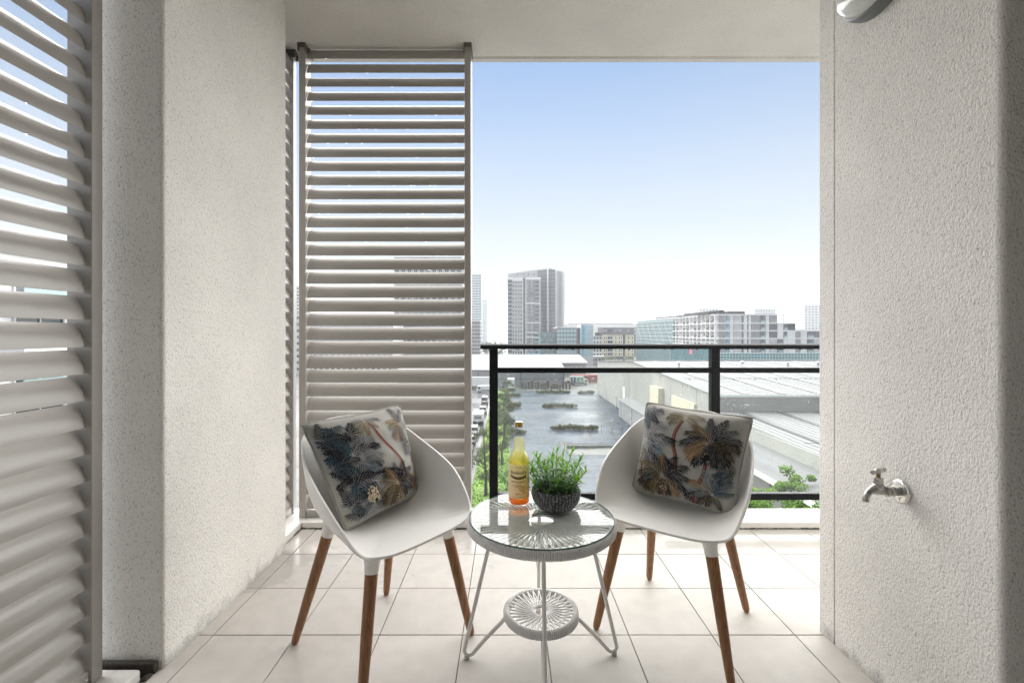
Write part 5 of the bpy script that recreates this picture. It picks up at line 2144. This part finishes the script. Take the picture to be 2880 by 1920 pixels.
def slab_block(name, label, sx0, sx1, sy_top, d, depth, wall, band, fl=3.1, bays=6, frame=B_WHITE, pane=None, wfrac=.62, hfrac=.62, style=1, side=None, maxfl=40, zmin=None, group=None, ww=None):
    """plain block facing the balcony: floor bands and a grid of windows"""
    x0, x1, zt = XA(sx0, d), XA(sx1, d), ZA(sy_top, d)
    b = bld(name, label, x0, x1, d, d + depth, 'building', group)
    part(b, 'wall', wall, x0, x1, d, d + depth, GZ, zt)
    part(b, 'parapet', band, x0 - .15, x1 + .15, d - .2, d + depth, zt, zt + .5)
    bw = (x1 - x0) / bays
    me = wmesh(bw * wfrac, fl * hfrac, frame, pane or P_DARK, min(.14, bw * .06), style)
    z = zt - fl * .55
    k = 0
    while z > (zmin if zmin is not None else GZ + 2) and k < maxfl:
        for q in range(bays):
            win(b, me, 'f', x0 + bw * (q + .5), z, d)
        part(b, 'floor_band', band, x0 - .1, x1 + .1, d - .3, d, z - fl * .5, z - fl * .5 + .35)
        z -= fl
        k += 1
    if side:
        n_, face = side
        bw2 = depth / n_
        me2 = wmesh(bw2 * wfrac, fl * hfrac, frame, pane or P_DARK, .12, style)
        z = zt - fl * .55
        k = 0
        while z > (zmin if zmin is not None else GZ + 2) and k < maxfl:
            for q in range(n_):
                win(b, me2, face, d + bw2 * (q + .5), z, x0 if face == 'l' else x1)
            xx = x0 if face == 'l' else x1
            part(b, 'floor_band', band, xx - .3, xx + .3, d + .05, d + depth, z - fl * .5, z - fl * .5 + .35)
            z -= fl
            k += 1
    return b


# towers left of the pair
slab_block('office_tower', 'slim pale teal glass tower far beyond the end of the railing', 1318, 1354, 772, 640, 26, B_GLASSP, B_WHITE, 3.6, 4, B_WHITE, P_TEAL, .9, .6, 0, (4, 'r'), 24)
slab_block('apartment_tower', 'narrow pale banded tower right behind the slim teal tower', 1352, 1370, 843, 700, 20, B_WHITE, B_WHITE, 3.2, 3, B_WHITE, P_PALE, .8, .55, 0, None, 20)
slab_block('apartment_block', 'dark grey block with pale balconies below the slim teal tower', 1312, 1350, 903, 380, 22, B_GREY, B_WHITE, 3.1, 5, B_LIGHT, P_DARK, .7, .6, 1, (4, 'r'))
slab_block('apartment_block', 'tall slab block glimpsed between the blades of the front louvre screen', 1108, 1300, 724, 262, 22, B_MID, B_WHITE, 3.1, 11, B_WHITE, P_DARK, .72, .62, 1, (4, 'r'), 20)
slab_block('low_block', 'long white block with dark windows low behind the front louvre screen', 815, 1106, 884, 235, 24, B_WHITE, B_LIGHT, 3.3, 18, B_WHITE, P_DARK, .7, .55, 1, None, 9)
slab_block('apartment_tower', 'pale tower seen through the slit at the corner of the screens', 800, 850, 806, 420, 22, B_WHITE, B_LIGHT, 3.1, 6, B_LIGHT, P_DARK, .7, .5, 0, None, 30)
# neighbour seen through the side screen
sd = bld('apartment_block', 'white neighbouring block with dark balconies beyond the side louvre screen', -75, -34, 30, 66)
part(sd, 'wall', B_WHITE, -75, -34, 30, 66, GZ, 6.5)
part(sd, 'parapet', B_LIGHT, -75.3, -33.7, 29.7, 66.3, 6.5, 7.1)
me1 = wmesh(3.6, 2.0, B_LIGHT, P_DARK, .12, 1)
for k in range(8):
    z = 4.6 - k * 3.1
    for j in range(7):
        win(sd, me1, 'r', 33 + j * 5, z, -34)
    for j in range(7):
        win(sd, me1, 'f', -72 + j * 5.6, z, 30)
    part(sd, 'balcony_slab', B_WHITE, -34, -32.4, 30.5, 65.5, z - 1.75, z - 1.5)
    part(sd, 'balcony_glass', B_GLASSP, -32.5, -32.4, 30.5, 65.5, z - 1.49, z - .5)

# --- low glass offices with the blue stair strip
D = 285
G = bld('office_building', 'low teal glass office building with dark mullions right of the towers', XA(1566, D), XA(1631, D), D, D + 20)
x0, x1, zt = XA(1566, D), XA(1631, D), ZA(922, D)
part(G, 'wall', B_DARK, x0, x1, D, D + 20, GZ, zt)
part(G, 'parapet', B_WHITE, x0 - .2, x1 + .1, D - .3, D + 20, zt, zt + .45)
wg = wmesh((x1 - x0) / 7 - .1, 2.3, B_TEAL, B_GLASSP, .06)
for k in range(6):
    z = zt - .4 - (k + .5) * 2.65
    for q in range(6):
        win(G, wg, 'f', x0 + (x1 - x0) / 7 * (q + .5), z, D)
    part(G, 'floor_band', B_DARK, x0, x1, D - .3, D, z - 1.45, z - 1.2)
part(G, 'column', B_GREY, x1 - 2, x1 - 1.6, D - .35, D, GZ, zt)
slab_block('office_building', 'lower teal glass wing between the towers and the office building', 1519, 1566, 936, 292, 15, B_TEAL, B_DARK, 3.0, 8, B_TEAL, P_TEAL, .92, .8, 0, None, 6)
x0, x1, zt = XA(1631.5, D), XA(1666, D), ZA(912, D)
H_ = bld('stair_block', 'pale metal-clad block with a bright blue vertical strip', x0, x1, D - 3, D + 12)
part(H_, 'wall', B_LIGHT, x0, x1, D - 3, D + 12, GZ, zt)
nst = 9
for k in range(nst):
    z0_ = zt - .6 - (k + 1) * 2.1
    part(H_, 'blue_panel', B_BLUE, x0 + .4, x0 + 2.3, D - 3.12, D - 3, z0_, z0_ + 1.98)
    for q in range(3):
        xa = x0 + 2.5 + q * 1.72
        part(H_, 'cladding_panel', B_GLASSP, xa, xa + 1.66, D - 3.08, D - 3, z0_, z0_ + 2.03)

# --- long white roofed hall behind
D = 410
Wb = slab_block('long_hall', 'long white-fasciaed hall with a grey roof behind the cream apartments', 1586, 1800, 913, D, 30, B_GREY, B_WHITE, 4.2, 16, B_LIGHT, B_GLASS, .85, .8, 0, None, 2)
part(Wb, 'fascia', B_WHITE, XA(1586, D), XA(1800, D), D - 1.5, D, ZA(921, D), ZA(912, D))
part(Wb, 'roof', B_GREY, XA(1600, D), XA(1785, D), D + 4, D + 20, ZA(912, D), ZA(908, D + 4))
part(Wb, 'end_bay', B_WHITE, XA(1666, D), XA(1680, D), D - 2, D, GZ, ZA(915, D))

# --- cream apartments with slate mansard
D = 325
x0, x1 = XA(1694, D), XA(1752, D)
K = bld('apartment_building', 'cream apartment building with dark slate mansard roof', x0, XA(1782, D), D, D + 16)
zc, zm = ZA(941, D), ZA(921.5, D)
xr0, xr1 = XA(1759, D), XA(1783, D)
part(K, 'wall', B_CREAM, x0, x1, D, D + 16, GZ, zc)
part(K, 'wall', B_CREAM, xr0, xr1, D, D + 16, GZ, zc)
part(K, 'recess', B_SLATE, x1, xr0, D + 2, D + 16, GZ, zc)
MB().prism([(D - .3, zc + .01), (D + 1.2, zm), (D + 15, zm), (D + 16.3, zc + .01)], x0 - .2, xr1, axis='x').build('mansard_roof', B_SLATE, K)
w1 = wmesh(1.0, 1.75, B_WHITE, P_DARK, .14)
w2 = wmesh(3.8, 2.2, B_WHITE, P_DARK, .16, 1)
w3 = wmesh(.9, 1.5, B_WHITE, P_PALE, .1)
for k in range(6):
    z = ZA(950, D) - k * 2.92
    for a in (1700, 1705, 1732, 1742, 1747):
        win(K, w1, 'f', XA(a, D), z, D)
    win(K, w2, 'f', XA(1716, D), z, D)
    part(K, 'balcony_slab', B_WHITE, XA(1708.5, D), XA(1724, D), D - 1.2, D, z - 1.45, z - 1.2)
    for a in (1768, 1778.5):
        win(K, w1, 'f', XA(a, D), z, D)
for a in (1698, 1704, 1732, 1742, 1746.5, 1767.5):
    win(K, w3, 'f', XA(a, D), ZA(930, D) + .2, D + .35)
win(K, wmesh(2.8, 1.5, B_SLATE, P_DARK, .1, 1), 'f', XA(1716, D), ZA(930, D) + .2, D + .35)
slab_block('apartment_building', 'small white and charcoal block with balconies against the cream apartments', 1668, 1693, 944, 322, 12, B_WHITE, B_WHITE, 2.95, 3, B_WHITE, P_DARK, .78, .7, 1, None, 7)
part(K, 'charcoal_storey', B_DARK, XA(1674, 321), XA(1693.5, 321), 320.8, 321.7, ZA(944, 321), ZA(935, 321))

# --- fascia signs over the street
D = 300
sg = thing('shop_sign', 'long dark shop sign with pale green PRESTIGE lettering and round emblem', 'sign', (XA(1740, D), D, GZ))
part(sg, 'sign_board', B_SLATE, XA(1697, D), XA(1782, D), D, D + .4, ZA(1010, D), ZA(1002, D))
M_SIGN = mat('sign_letters', (.55, .62, .30), .5)
for a, b_ in ((1719, 1702.5), (1771, 1756)):
    m = MB()
    vs_, fs_ = text_geo('PRESTIGE', 1.75)
    cx, cz = XA(a, D), ZA(1006, D)
    m.add([(x * .98 + cx, D - .06, y + cz) for x, y, _ in vs_], fs_)
    m.build('lettering', M_SIGN, sg)
    m = MB()
    ring = [(XA(b_, D) + .62 * math.cos(2 * PI * i / 20), D - .06, cz + .62 * math.sin(2 * PI * i / 20)) for i in range(20)]
    m.tube(ring, .13, 6, closed=True)
    m.bar((XA(b_, D), D - .06, cz - .3), (XA(b_, D), D - .06, cz + .3), .15, .1)
    m.bar((XA(b_, D) - .3, D - .06, cz), (XA(b_, D) + .3, D - .06, cz), .15, .1)
    m.build('emblem', M_SIGN, sg)
for xx in (1700, 1740, 1780):
    part(sg, 'sign_post', B_GREY, XA(xx, D) - .2, XA(xx, D) + .2, D + .1, D + .3, GZ, ZA(1010, D))

slab_block('street_building', 'low shop row with dark windows under the stair block', 1636, 1700, 1003, 296, 6, B_MID, B_LIGHT, 3.4, 7, B_LIGHT, P_DARK, .8, .6, 1, None, 4)

# --- scaffolded building and the grey apartments on one street line
FX0, FX1 = 82.9, 79.0                    # facade line: x at 180 m and at 222 m
ZT = 8.2
A = bld('apartment_building', 'large grey apartment building with stacked balconies and panel facade beyond the warehouse', 82, 125, 180, 215)
xF = 82.9
rows_top = [ZA(140 / 4.2 + 850, 180), ZA(241 / 4.2 + 850, 180), ZA(329 / 4.2 + 850, 180), ZA(420 / 4.2 + 850, 180), ZA(508 / 4.2 + 850, 180), ZA(596 / 4.2 + 850, 180)]
rows_top.append(rows_top[-1] - 3.0)
ex = [1097, 1158, 1226, 1264, 1364, 1390, 1430, 1447, 1476, 1580, 1648, 1690, 1786, 1858, 1905, 2000, 2060, 2080, 2136, 2216, 2285, 2340]
key = [
    'g t l L d l d w m d w g',
    'g t l L d l d w m d w G w d D',
    'g t l L d l d w m d w G l d w m w w d G',
    'g t l L d l d w m d w L d l w m w w d L d',
    'g t l L d l d w m d w L d l w m w w d L d l',
    'g t l t d l d t m d w t d l w t w w d t d l']
PANEL = {'g': B_MID, 't': B_GLASSP, 'l': B_WHITE, 'L': B_LIGHT, 'd': B_GLASS, 'w': B_WHITE, 'm': B_MID, 'G': B_GREY, 'D': B_DARK}


def ax(v):
    return XA(v / 4.2 + 1760, 180)


for r_, row in enumerate(key):
    cells = row.split()[:len(ex) - 1]
    xe = ax(ex[len(cells)])
    zt_, zb_ = rows_top[r_], rows_top[r_ + 1]
    part(A, 'storey_wall', B_LIGHT, xF, xe, 180, 214, zb_, zt_ - .02)
    part(A, 'floor_slab', B_WHITE, xF - .3, xe + .4, 179.1, 180, zt_ - .42, zt_)
    for c_, ch in enumerate(cells):
        a_, b_ = ax(ex[c_]), ax(ex[c_ + 1])
        mt = PANEL[ch]
        o = part(A, 'glazing' if ch in 'td' else 'facade_panel', mt, a_ + .06, b_ - .06, 179.72 if ch not in 'td' else 179.93, 180, zb_ + .03, zt_ - .45)
        if ch in 'td' and (b_ - a_) > 1.4:
            part(A, 'mullion', B_DARK, (a_ + b_) / 2 - .07, (a_ + b_) / 2 + .07, 179.8, 179.93, zb_ + .03, zt_ - .45)
            part(A, 'balustrade', B_GLASSP, a_ + .1, b_ - .1, 179.3, 179.36, zb_ + .02, zb_ + 1.0)
part(A, 'base_wall', B_LIGHT, xF, ax(2340), 180, 214, GZ, rows_top[-1])
part(A, 'roof_frame', B_WHITE, ax(1786), ax(1862), 179.2, 179.7, rows_top[0] - .4, rows_top[0])
part(A, 'roof_post', B_WHITE, ax(1846), ax(1858), 179.2, 179.7, rows_top[1], rows_top[0] - .4)
for a_, b_, h0, h1 in ((1280, 1470, 125, 95), (1150, 1236, 125, 97), (1026, 1122, 128, 104)):
    part(A, 'plant_screen', B_DARK, ax(a_), ax(b_), 184, 196, rows_top[0], rows_top[0] + (h0 - h1) / 4.2 / 1280 * 184 + .3)
# street side of the same building: bays of recessed balconies
for r_ in range(6):
    zt_, zb_ = rows_top[r_], rows_top[r_ + 1]
    part(A, 'side_wall', B_MID, xF - .02, xF + .5, 180.4, 226, zb_, zt_)
    part(A, 'floor_slab', B_WHITE, xF - 1.1, xF - .02, 180, 226, zt_ - .32, zt_)
    for b_ in range(11):
        y_ = 180.3 + b_ * 4.15
        part(A, 'bay_fin', B_WHITE, xF - 1.05, xF - .02, y_, y_ + .35, zb_, zt_ - .33)
        wm_ = wmesh(2.9, 2.1, B_WHITE, P_DARK, .15, 1) if (r_ == 0 and b_ == 0) else wm_
        win(A, wm_, 'l', y_ + 2.2, zb_ + 1.35, xF - .03)
        if b_ % 3 != 2:
            part(A, 'balustrade', B_DARK, xF - 1.05, xF - .98, y_ + .4, y_ + 3.0, zb_ + .02, zb_ + .95)
part(A, 'plant_screen', B_DARK, xF + 3, xF + 5, 185, 222, rows_top[0], rows_top[0] + 1.9)
part(A, 'plant_screen', B_DARK, xF + 2, xF + 5, 226, 262, rows_top[0], rows_top[0] + 1.2)

SCB = bld('scaffolded_building', 'building wrapped in teal netting and white scaffolding past the grey apartments', 80, 95, 226, 288)
part(SCB, 'wall', B_TEAL, xF + .3, xF + 16, 226.1, 292, GZ, rows_top[0] - .2)
part(SCB, 'roof_edge', B_WHITE, xF - .3, xF + 16, 226.1, 292, rows_top[0] - .2, rows_top[0] + .2)
M_NET = mat('scaffold_net', (.035, .115, .13), .8, var=.4, vscale=.5, detail=6)
part(SCB, 'netting', M_NET, xF - .5, xF - .42, 226, 292, GZ + 2, rows_top[0] - 1.5)
M_SCAF = mat('scaffold_tube', (.72, .78, .78), .5)
nl_ = 14
for k in range(nl_):
    z = rows_top[0] - 1.2 - k * 1.0
    MB().box(xF - .62, xF - .52, 180.2 if k > 9 else 226, 292, z - (.05 if k % 2 else .14), z + (.05 if k % 2 else .14)).build('ledger', M_SCAF, SCB)
for k in range(40):
    y_ = 226.5 + k * 1.66
    MB().box(xF - .70, xF - .63, y_, y_ + .13, GZ, rows_top[0] - (.0 if k % 4 else -.9)).build('standard', M_SCAF, SCB)
for k in range(6):
    y_ = 230 + k * 10
    MB().bar((xF - .76, y_, rows_top[0] - 12), (xF - .76, y_ + 9, rows_top[0] - 2), .09, .09).build('brace', M_SCAF, SCB)
# lower scaffold along the street side and the front of the grey apartments
part(SCB, 'netting', M_NET, xF - 1.6, xF - 1.5, 181, 226, GZ + 2, rows_top[4] - .6)
part(SCB, 'site_banner', mat('banner_pink', (.55, .12, .18), .6), xF - 1.75, xF - 1.65, 200, 203, rows_top[5] - 1.5, rows_top[5] + 1.2)
SF = bld('scaffolding', 'teal-netted scaffold along the foot of the grey apartment front', 83, 124, 177, 178.5, 'scaffold')
part(SF, 'netting', MATS['facade_teal'], xF, ax(2340), 178.2, 178.3, GZ + 1, rows_top[5] - .1)
for k in range(5):
    z = rows_top[5] - .1 - k * 1.1
    part(SF, 'ledger', M_SCAF, xF - .5, ax(2340), 177.6, 177.72, z - .05, z + .05)
for k in range(36):
    x_ = xF + k * 1.2
    part(SF, 'standard', M_SCAF, x_, x_ + .07, 177.5, 177.58, GZ, rows_top[5] + .3)

# far pale blocks on the right
slab_block('apartment_tower', 'white high-rise far off at the tap wall edge', 2262, 2330, 858, 520, 24, B_WHITE, B_WHITE, 3.1, 7, B_WHITE, P_PALE, .7, .5, 0, (5, 'l'), 14)
slab_block('apartment_block', 'pale block peeping over the roof of the grey apartments', 2122, 2182, 869, 470, 20, B_WHITE, B_WHITE, 3.1, 8, B_WHITE, P_PALE, .75, .5, 0, None, 6)
slab_block('apartment_block', 'very pale distant block behind the roof plant of the grey apartments', 1966, 2020, 867, 560, 20, B_WHITE, B_WHITE, 4, 6, B_WHITE, P_PALE, .6, .4, 0, None, 4)
slab_block('low_block', 'pale low block between the high-rise and the grey apartments', 2225, 2300, 928, 300, 15, B_LIGHT, B_WHITE, 3.1, 8, B_WHITE, P_TEAL, .7, .5, 1, None, 5)

# --- warehouses
M_ROOF = mat('white_roof_sheet', (.225, .23, .235), .6, var=.08, vscale=.15, spec=.2, bump=.3, bscale=5, bdist=.05, stretch=(6, .2, 1))
M_WWALL = mat('warehouse_wall', (.31, .31, .32), .7, var=.05, vscale=.25)
M_WWALL2 = mat('precast_wall', (.36, .36, .335), .75, var=.06, vscale=.2)
M_SKYL = mat('skylight_strip', (.075, .078, .082), .35, var=.15, vscale=2)
M_YEL = mat('cream_door', (.62, .57, .42), .6, var=.05, vscale=.4)

# left warehouse
D = 179
WL = bld('warehouse', 'long pale grey warehouse with white pitched roof beyond the flooded car park', XA(1300, D), XA(1587, D), D, D + 40, 'warehouse')
x0, x1 = XA(1120, D), XA(1588, D)
ze, zr = ZA(1041, D), ZA(1012, D + 22)
MB().prism([(D, GZ), (D, ze), (D + 22, zr - .1), (D + 44, ze), (D + 44, GZ)], x0, x1, axis='x').build('wall', M_WWALL, WL)
MB().prism([(D - .8, ze - .05), (D - .8, ze + .2), (D + 22, zr + .2), (D + 22, zr - .05)], x0 - .4, x1 + .4, axis='x').build('roof', M_ROOF, WL)
MB().prism([(D + 44.8, ze - .05), (D + 44.8, ze + .2), (D + 22, zr + .2), (D + 22, zr - .05)], x0 - .4, x1 + .4, axis='x').build('roof', M_ROOF, WL)
part(WL, 'gutter', B_DARK, x0 - .4, x1 + .4, D - 1.0, D - .81, ze - .15, ze + .08)
part(WL, 'wall_rail', B_DARK, x0, x1, D - .06, D, ZA(1066, D), ZA(1066, D) + .14)
for a in (1345, 1465, 1585):
    part(WL, 'downpipe', B_DARK, XA(a, D) - .1, XA(a, D) + .1, D - .2, D - .02, GZ, ze - .1)
k = 0
xx = x0 + 6
while xx < x1 - 3:
    part(WL, 'wall_panel', M_WWALL, xx - 2.9, xx + 2.9, D - .05, D + .02, GZ + .3, ze - .3)
    xx += 6
D = 226
WR = bld('warehouse', 'second white-roofed warehouse with cream gable end behind the long grey one', XA(1300, D), XA(1653, D), D, D + 50, 'warehouse')
x0, x1 = XA(1100, D), XA(1648, D)
ze, zr = ZA(1021, D), ZA(997, D + 30)
MB().prism([(D, GZ), (D, ze), (D + 30, zr - .1), (D + 60, ze), (D + 60, GZ)], x0, x1, axis='x').build('wall', M_WWALL2, WR)
MB().prism([(D - .8, ze - .05), (D - .8, ze + .2), (D + 30, zr + .2), (D + 30, zr - .05)], x0 - .4, x1 + 1.2, axis='x').build('roof', M_ROOF, WR)
MB().prism([(D + 60.8, ze - .05), (D + 60.8, ze + .2), (D + 30, zr + .2), (D + 30, zr - .05)], x0 - .4, x1 + 1.2, axis='x').build('roof', M_ROOF, WR)
for j in range(5):
    xa = XA(1475, D) + j * 5.2
    MB().prism([(D + 6, ze + (zr - ze) * .2 + .22), (D + 24, ze + (zr - ze) * .8 + .22), (D + 24, ze + (zr - ze) * .8 + .3), (D + 6, ze + (zr - ze) * .2 + .3)], xa, xa + 3.4, axis='x').build('skylight', B_LIGHT, WR)
for j in range(4):
    part(WR, 'window', B_DARK, XA(1600 + j * 12, D), XA(1608 + j * 12, D), D - .06, D, ze - 3, ze - 1.8)

# big white warehouse on the right, its long wall along the car park
BX = 31.6
BW = bld('warehouse', 'huge white-roofed warehouse with grey roof strips along the car park', BX, 115, 69, 160, 'warehouse')
zr = 1.09 - 7.4
zn, zf = 1.09 - 9.7, 1.09 - 10.2
yn, yr, yf = 69.6, 115, 160
XE = 108
MB().prism([(yn, GZ), (yn, zn), (yr, zr - .05), (yf, zf), (yf, GZ)], BX, XE, axis='x').build('wall', M_WWALL2, BW)
MB().prism([(yn - .3, zn - .0), (yn - .3, zn + .22), (yr, zr + .22), (yr, zr)], BX - .25, XE, axis='x').build('roof', M_ROOF, BW)
MB().prism([(yf + .3, zf), (yf + .3, zf + .22), (yr, zr + .22), (yr, zr)], BX - .25, XE, axis='x').build('roof', M_ROOF, BW)


def zroof(y):
    return (zn + (zr - zn) * (y - yn) / (yr - yn) if y < yr else zr + (zf - zr) * (y - yr) / (yf - yr)) + .22


for k in range(13):
    xa = BX + 4.6 + k * 5.8
    for y0_, y1_ in ((yn + .3, yr - 1.5), (yr + 1.5, yf - 1)):
        MB().add([(xa, y0_, zroof(y0_) + .12), (xa + 1.0, y0_, zroof(y0_) + .12), (xa + 1.0, y1_, zroof(y1_) + .12), (xa, y1_, zroof(y1_) + .12)], [(0, 1, 2, 3)]).build('roof_strip', M_SKYL, BW)
def ribs(parent, x0_, x1_, step, ya, za, yb, zb):
    m_ = MB()
    x_ = x0_
    while x_ < x1_:
        m_.bar((x_, ya, za), (x_, yb, zb), .07, .09)
        x_ += step
    struct(m_.build('roof_ribs', M_ROOF, parent), 'stuff')


ribs(BW, BX + .3, XE, .95, yn - .3, zn + .24, yr, zr + .24)
ribs(BW, BX + .3, XE, .95, yf, zf + .24, yr, zr + .24)
MB().box(BX - .3, XE, yr - .35, yr + .35, zr + .2, zr + .38).build('ridge_cap', M_ROOF, BW)
part(BW, 'gutter', B_LIGHT, BX - .3, XE, yn - .55, yn - .31, zn - .12, zn + .16)
for k in range(9):
    xa = BX + 7.5 + k * 8.3
    MB().lathe([(.0, 1.0), (.34, .95), (.38, .55), (.24, .5), (.24, 0)], 14, (xa, 104 + (k % 3) * 2, zroof(105))).build('roof_vent', B_LIGHT, BW)
# safety line with little posts across the roof
MB().tube([(BX + 1, 84, zroof(84) + .3), (XE, 84, zroof(84) + .3)], .05, 5).build('safety_line', M_WIRE, BW)
for k in range(18):
    xa = BX + 2 + k * 4
    MB().box(xa - .05, xa + .05, 83.95, 84.05, zroof(84), zroof(84) + .32).build('line_post', M_WIRE, BW)
# precast panels, doors and boxes on the long wall
for k in range(15):
    y_ = yn + .5 + k * 6
    zt_ = min(zroof(y_ + .3), zroof(y_ + 5.6)) - .5
    MB().box(BX - .07, BX + .02, y_ + .06, y_ + 5.94, GZ + .1, zt_).build('wall_panel', M_WWALL2, BW)
part(BW, 'door', B_WHITE, BX - .16, BX - .06, 122.5, 124.5, GZ + .3, GZ + 6.8)
part(BW, 'hatch', M_YEL, BX - 1.2, BX - .06, 92, 97.5, GZ + 5.5, GZ + 10.2)
part(BW, 'hatch', M_YEL, BX - .5, BX - .06, 76, 86.5, GZ + 3.5, GZ + 9.6)
for k in range(6):
    part(BW, 'downpipe', B_WHITE, BX - .35, BX - .1, 76 + k * 14, 76.25 + k * 14, GZ, GZ + 3.2)
# lean-to along the wall
LT = bld('lean_to', 'low white-roofed lean-to against the long warehouse wall', 29.5, 31.5, 72, 118, 'shed')
MB().prism([(28.6, GZ), (28.6, GZ + 4.1), (31.5, GZ + 4.9), (31.5, GZ)], 72, 117, axis='y').build('wall', M_WWALL, LT)
MB().prism([(28.4, GZ + 4.1), (28.4, GZ + 4.25), (31.5, GZ + 5.1), (31.5, GZ + 4.95)], 71.8, 117.3, axis='y').build('roof', M_ROOF, LT)
for k in range(5):
    part(LT, 'downpipe', B_WHITE, 28.4, 28.58, 75 + k * 10, 75.2 + k * 10, GZ, GZ + 4.0)

# nearer, lower warehouse and its awning
NB = bld('warehouse', 'lower white-roofed warehouse with dark roof strips just below the railing', 31.7, 100, 40, 69, 'warehouse')
z1, z2 = 1.09 - 12.25, 1.09 - 12.8
MB().prism([(40, GZ), (40, z2), (69.2, z1), (69.2, GZ)], BX + .3, 100, axis='x').build('wall', M_WWALL2, NB)
MB().prism([(39.7, z2), (39.7, z2 + .15), (69.25, z1 + .15), (69.25, z1)], BX + .1, 100, axis='x').build('roof', M_ROOF, NB)
MB().box(BX - .05, BX + .08, 39.6, 69.2, 1.09 - 14.0, 1.09 - 12.45).build('fascia', M_WWALL2, NB)
for k in range(9):
    xa = BX + 3.3 + k * 5.8
    MB().add([(xa, 40, z2 + .26), (xa + .8, 40, z2 + .26), (xa + .8, 69, z1 + .26), (xa, 69, z1 + .26)], [(0, 1, 2, 3)]).build('roof_strip', mat('roof_strip_dark', (.045, .045, .047), .5, var=.4, vscale=6), NB)
MB().tube([(BX + 1, 50, z1 + .1), (100, 50, z1 + .1)], .04, 5).build('safety_line', M_WIRE, NB)
ribs(NB, BX + .3, 99, .9, 39.8, z2 + .17, 69.2, z1 + .17)
AW = bld('awning', 'white corrugated awning sloping from the lower warehouse down to the yard', 27, 31.5, 38, 69, 'awning')
m = MB()
n = 120
zb1, zb0 = 1.09 - 14.0, 1.09 - 15.0
vs_ = []
for i in range(n * 2 + 1):
    y_ = 38 + 31 * i / (n * 2)
    o_ = .05 if i % 2 else 0
    vs_ += [(BX - .06, y_, zb1 + o_), (27.0, y_, zb0 + o_)]
m.add(vs_, [(2 * i, 2 * i + 1, 2 * i + 3, 2 * i + 2) for i in range(n * 2)])
m.build('roof', M_ROOF, AW)
part(AW, 'fascia', B_WHITE, 26.86, 27.0, 38, 69, zb0 - .45, zb0 + .08)
for k in range(5):
    part(AW, 'post', B_GREY, 27.05, 27.25, 40 + k * 7, 40.2 + k * 7, GZ, zb0)
# yard wall behind the trees
yw = bld('yard_wall', 'grey rendered yard wall behind the bright green tree tops', 20, 34, 46, 46.4, 'wall')
part(yw, 'wall_body', MATS['wall_grey'], 19, 26.5, 50, 50.3, GZ, GZ + 3.4)
part(yw, 'pier', B_LIGHT, 24.4, 25.4, 49.7, 50, GZ, GZ + 3.7)

# ------------------------------------------------------------------ hills and air
m = MB()
vs_, fs_ = [], []
n = 120
for i in range(n + 1):
    a = R(-70 + 140 * i / n)
    rr = 1900
    h = 14 + 16 * (noise.noise(Vector((a * 5, 0, 3))) + .5) + 10 * noise.noise(Vector((a * 16, 2, 1))) + 3 * noise.noise(Vector((a * 70, 4, 1)))
    for q, hh in ((1500, 0), (rr, max(4, h) + 20), (2600, 0)):
        vs_.append((q * math.sin(a), q * math.cos(a), GZ - .5 + hh))
for i in range(n):
    for k in range(2):
        fs_.append((i * 3 + k, (i + 1) * 3 + k, (i + 1) * 3 + k + 1, i * 3 + k + 1))
m.add(vs_, fs_, 0, True)
struct(m.build('hills', mat('hill_bush', (.09, .11, .07), .9, var=.4, vscale=.02, detail=8)))

hz = MB().box(-5400, 5400, -5400, 5400, GZ - 1.5, 92).build('haze', None)
hz.data.materials.clear()
vm_ = bpy.data.materials.new('haze_air')
vm_.use_nodes = True
nt, N, L = nodes_of(vm_)
N.remove(N['Principled BSDF'])
pv = N.new('ShaderNodeVolumePrincipled')
pv.inputs['Color'].default_value = (.93, .96, 1, 1)
pv.inputs['Density'].default_value = .0004
pv.inputs['Anisotropy'].default_value = 0
L.new(pv.outputs[0], N['Material Output'].inputs['Volume'])
hz.data.materials.append(vm_)
struct(hz, 'stuff')
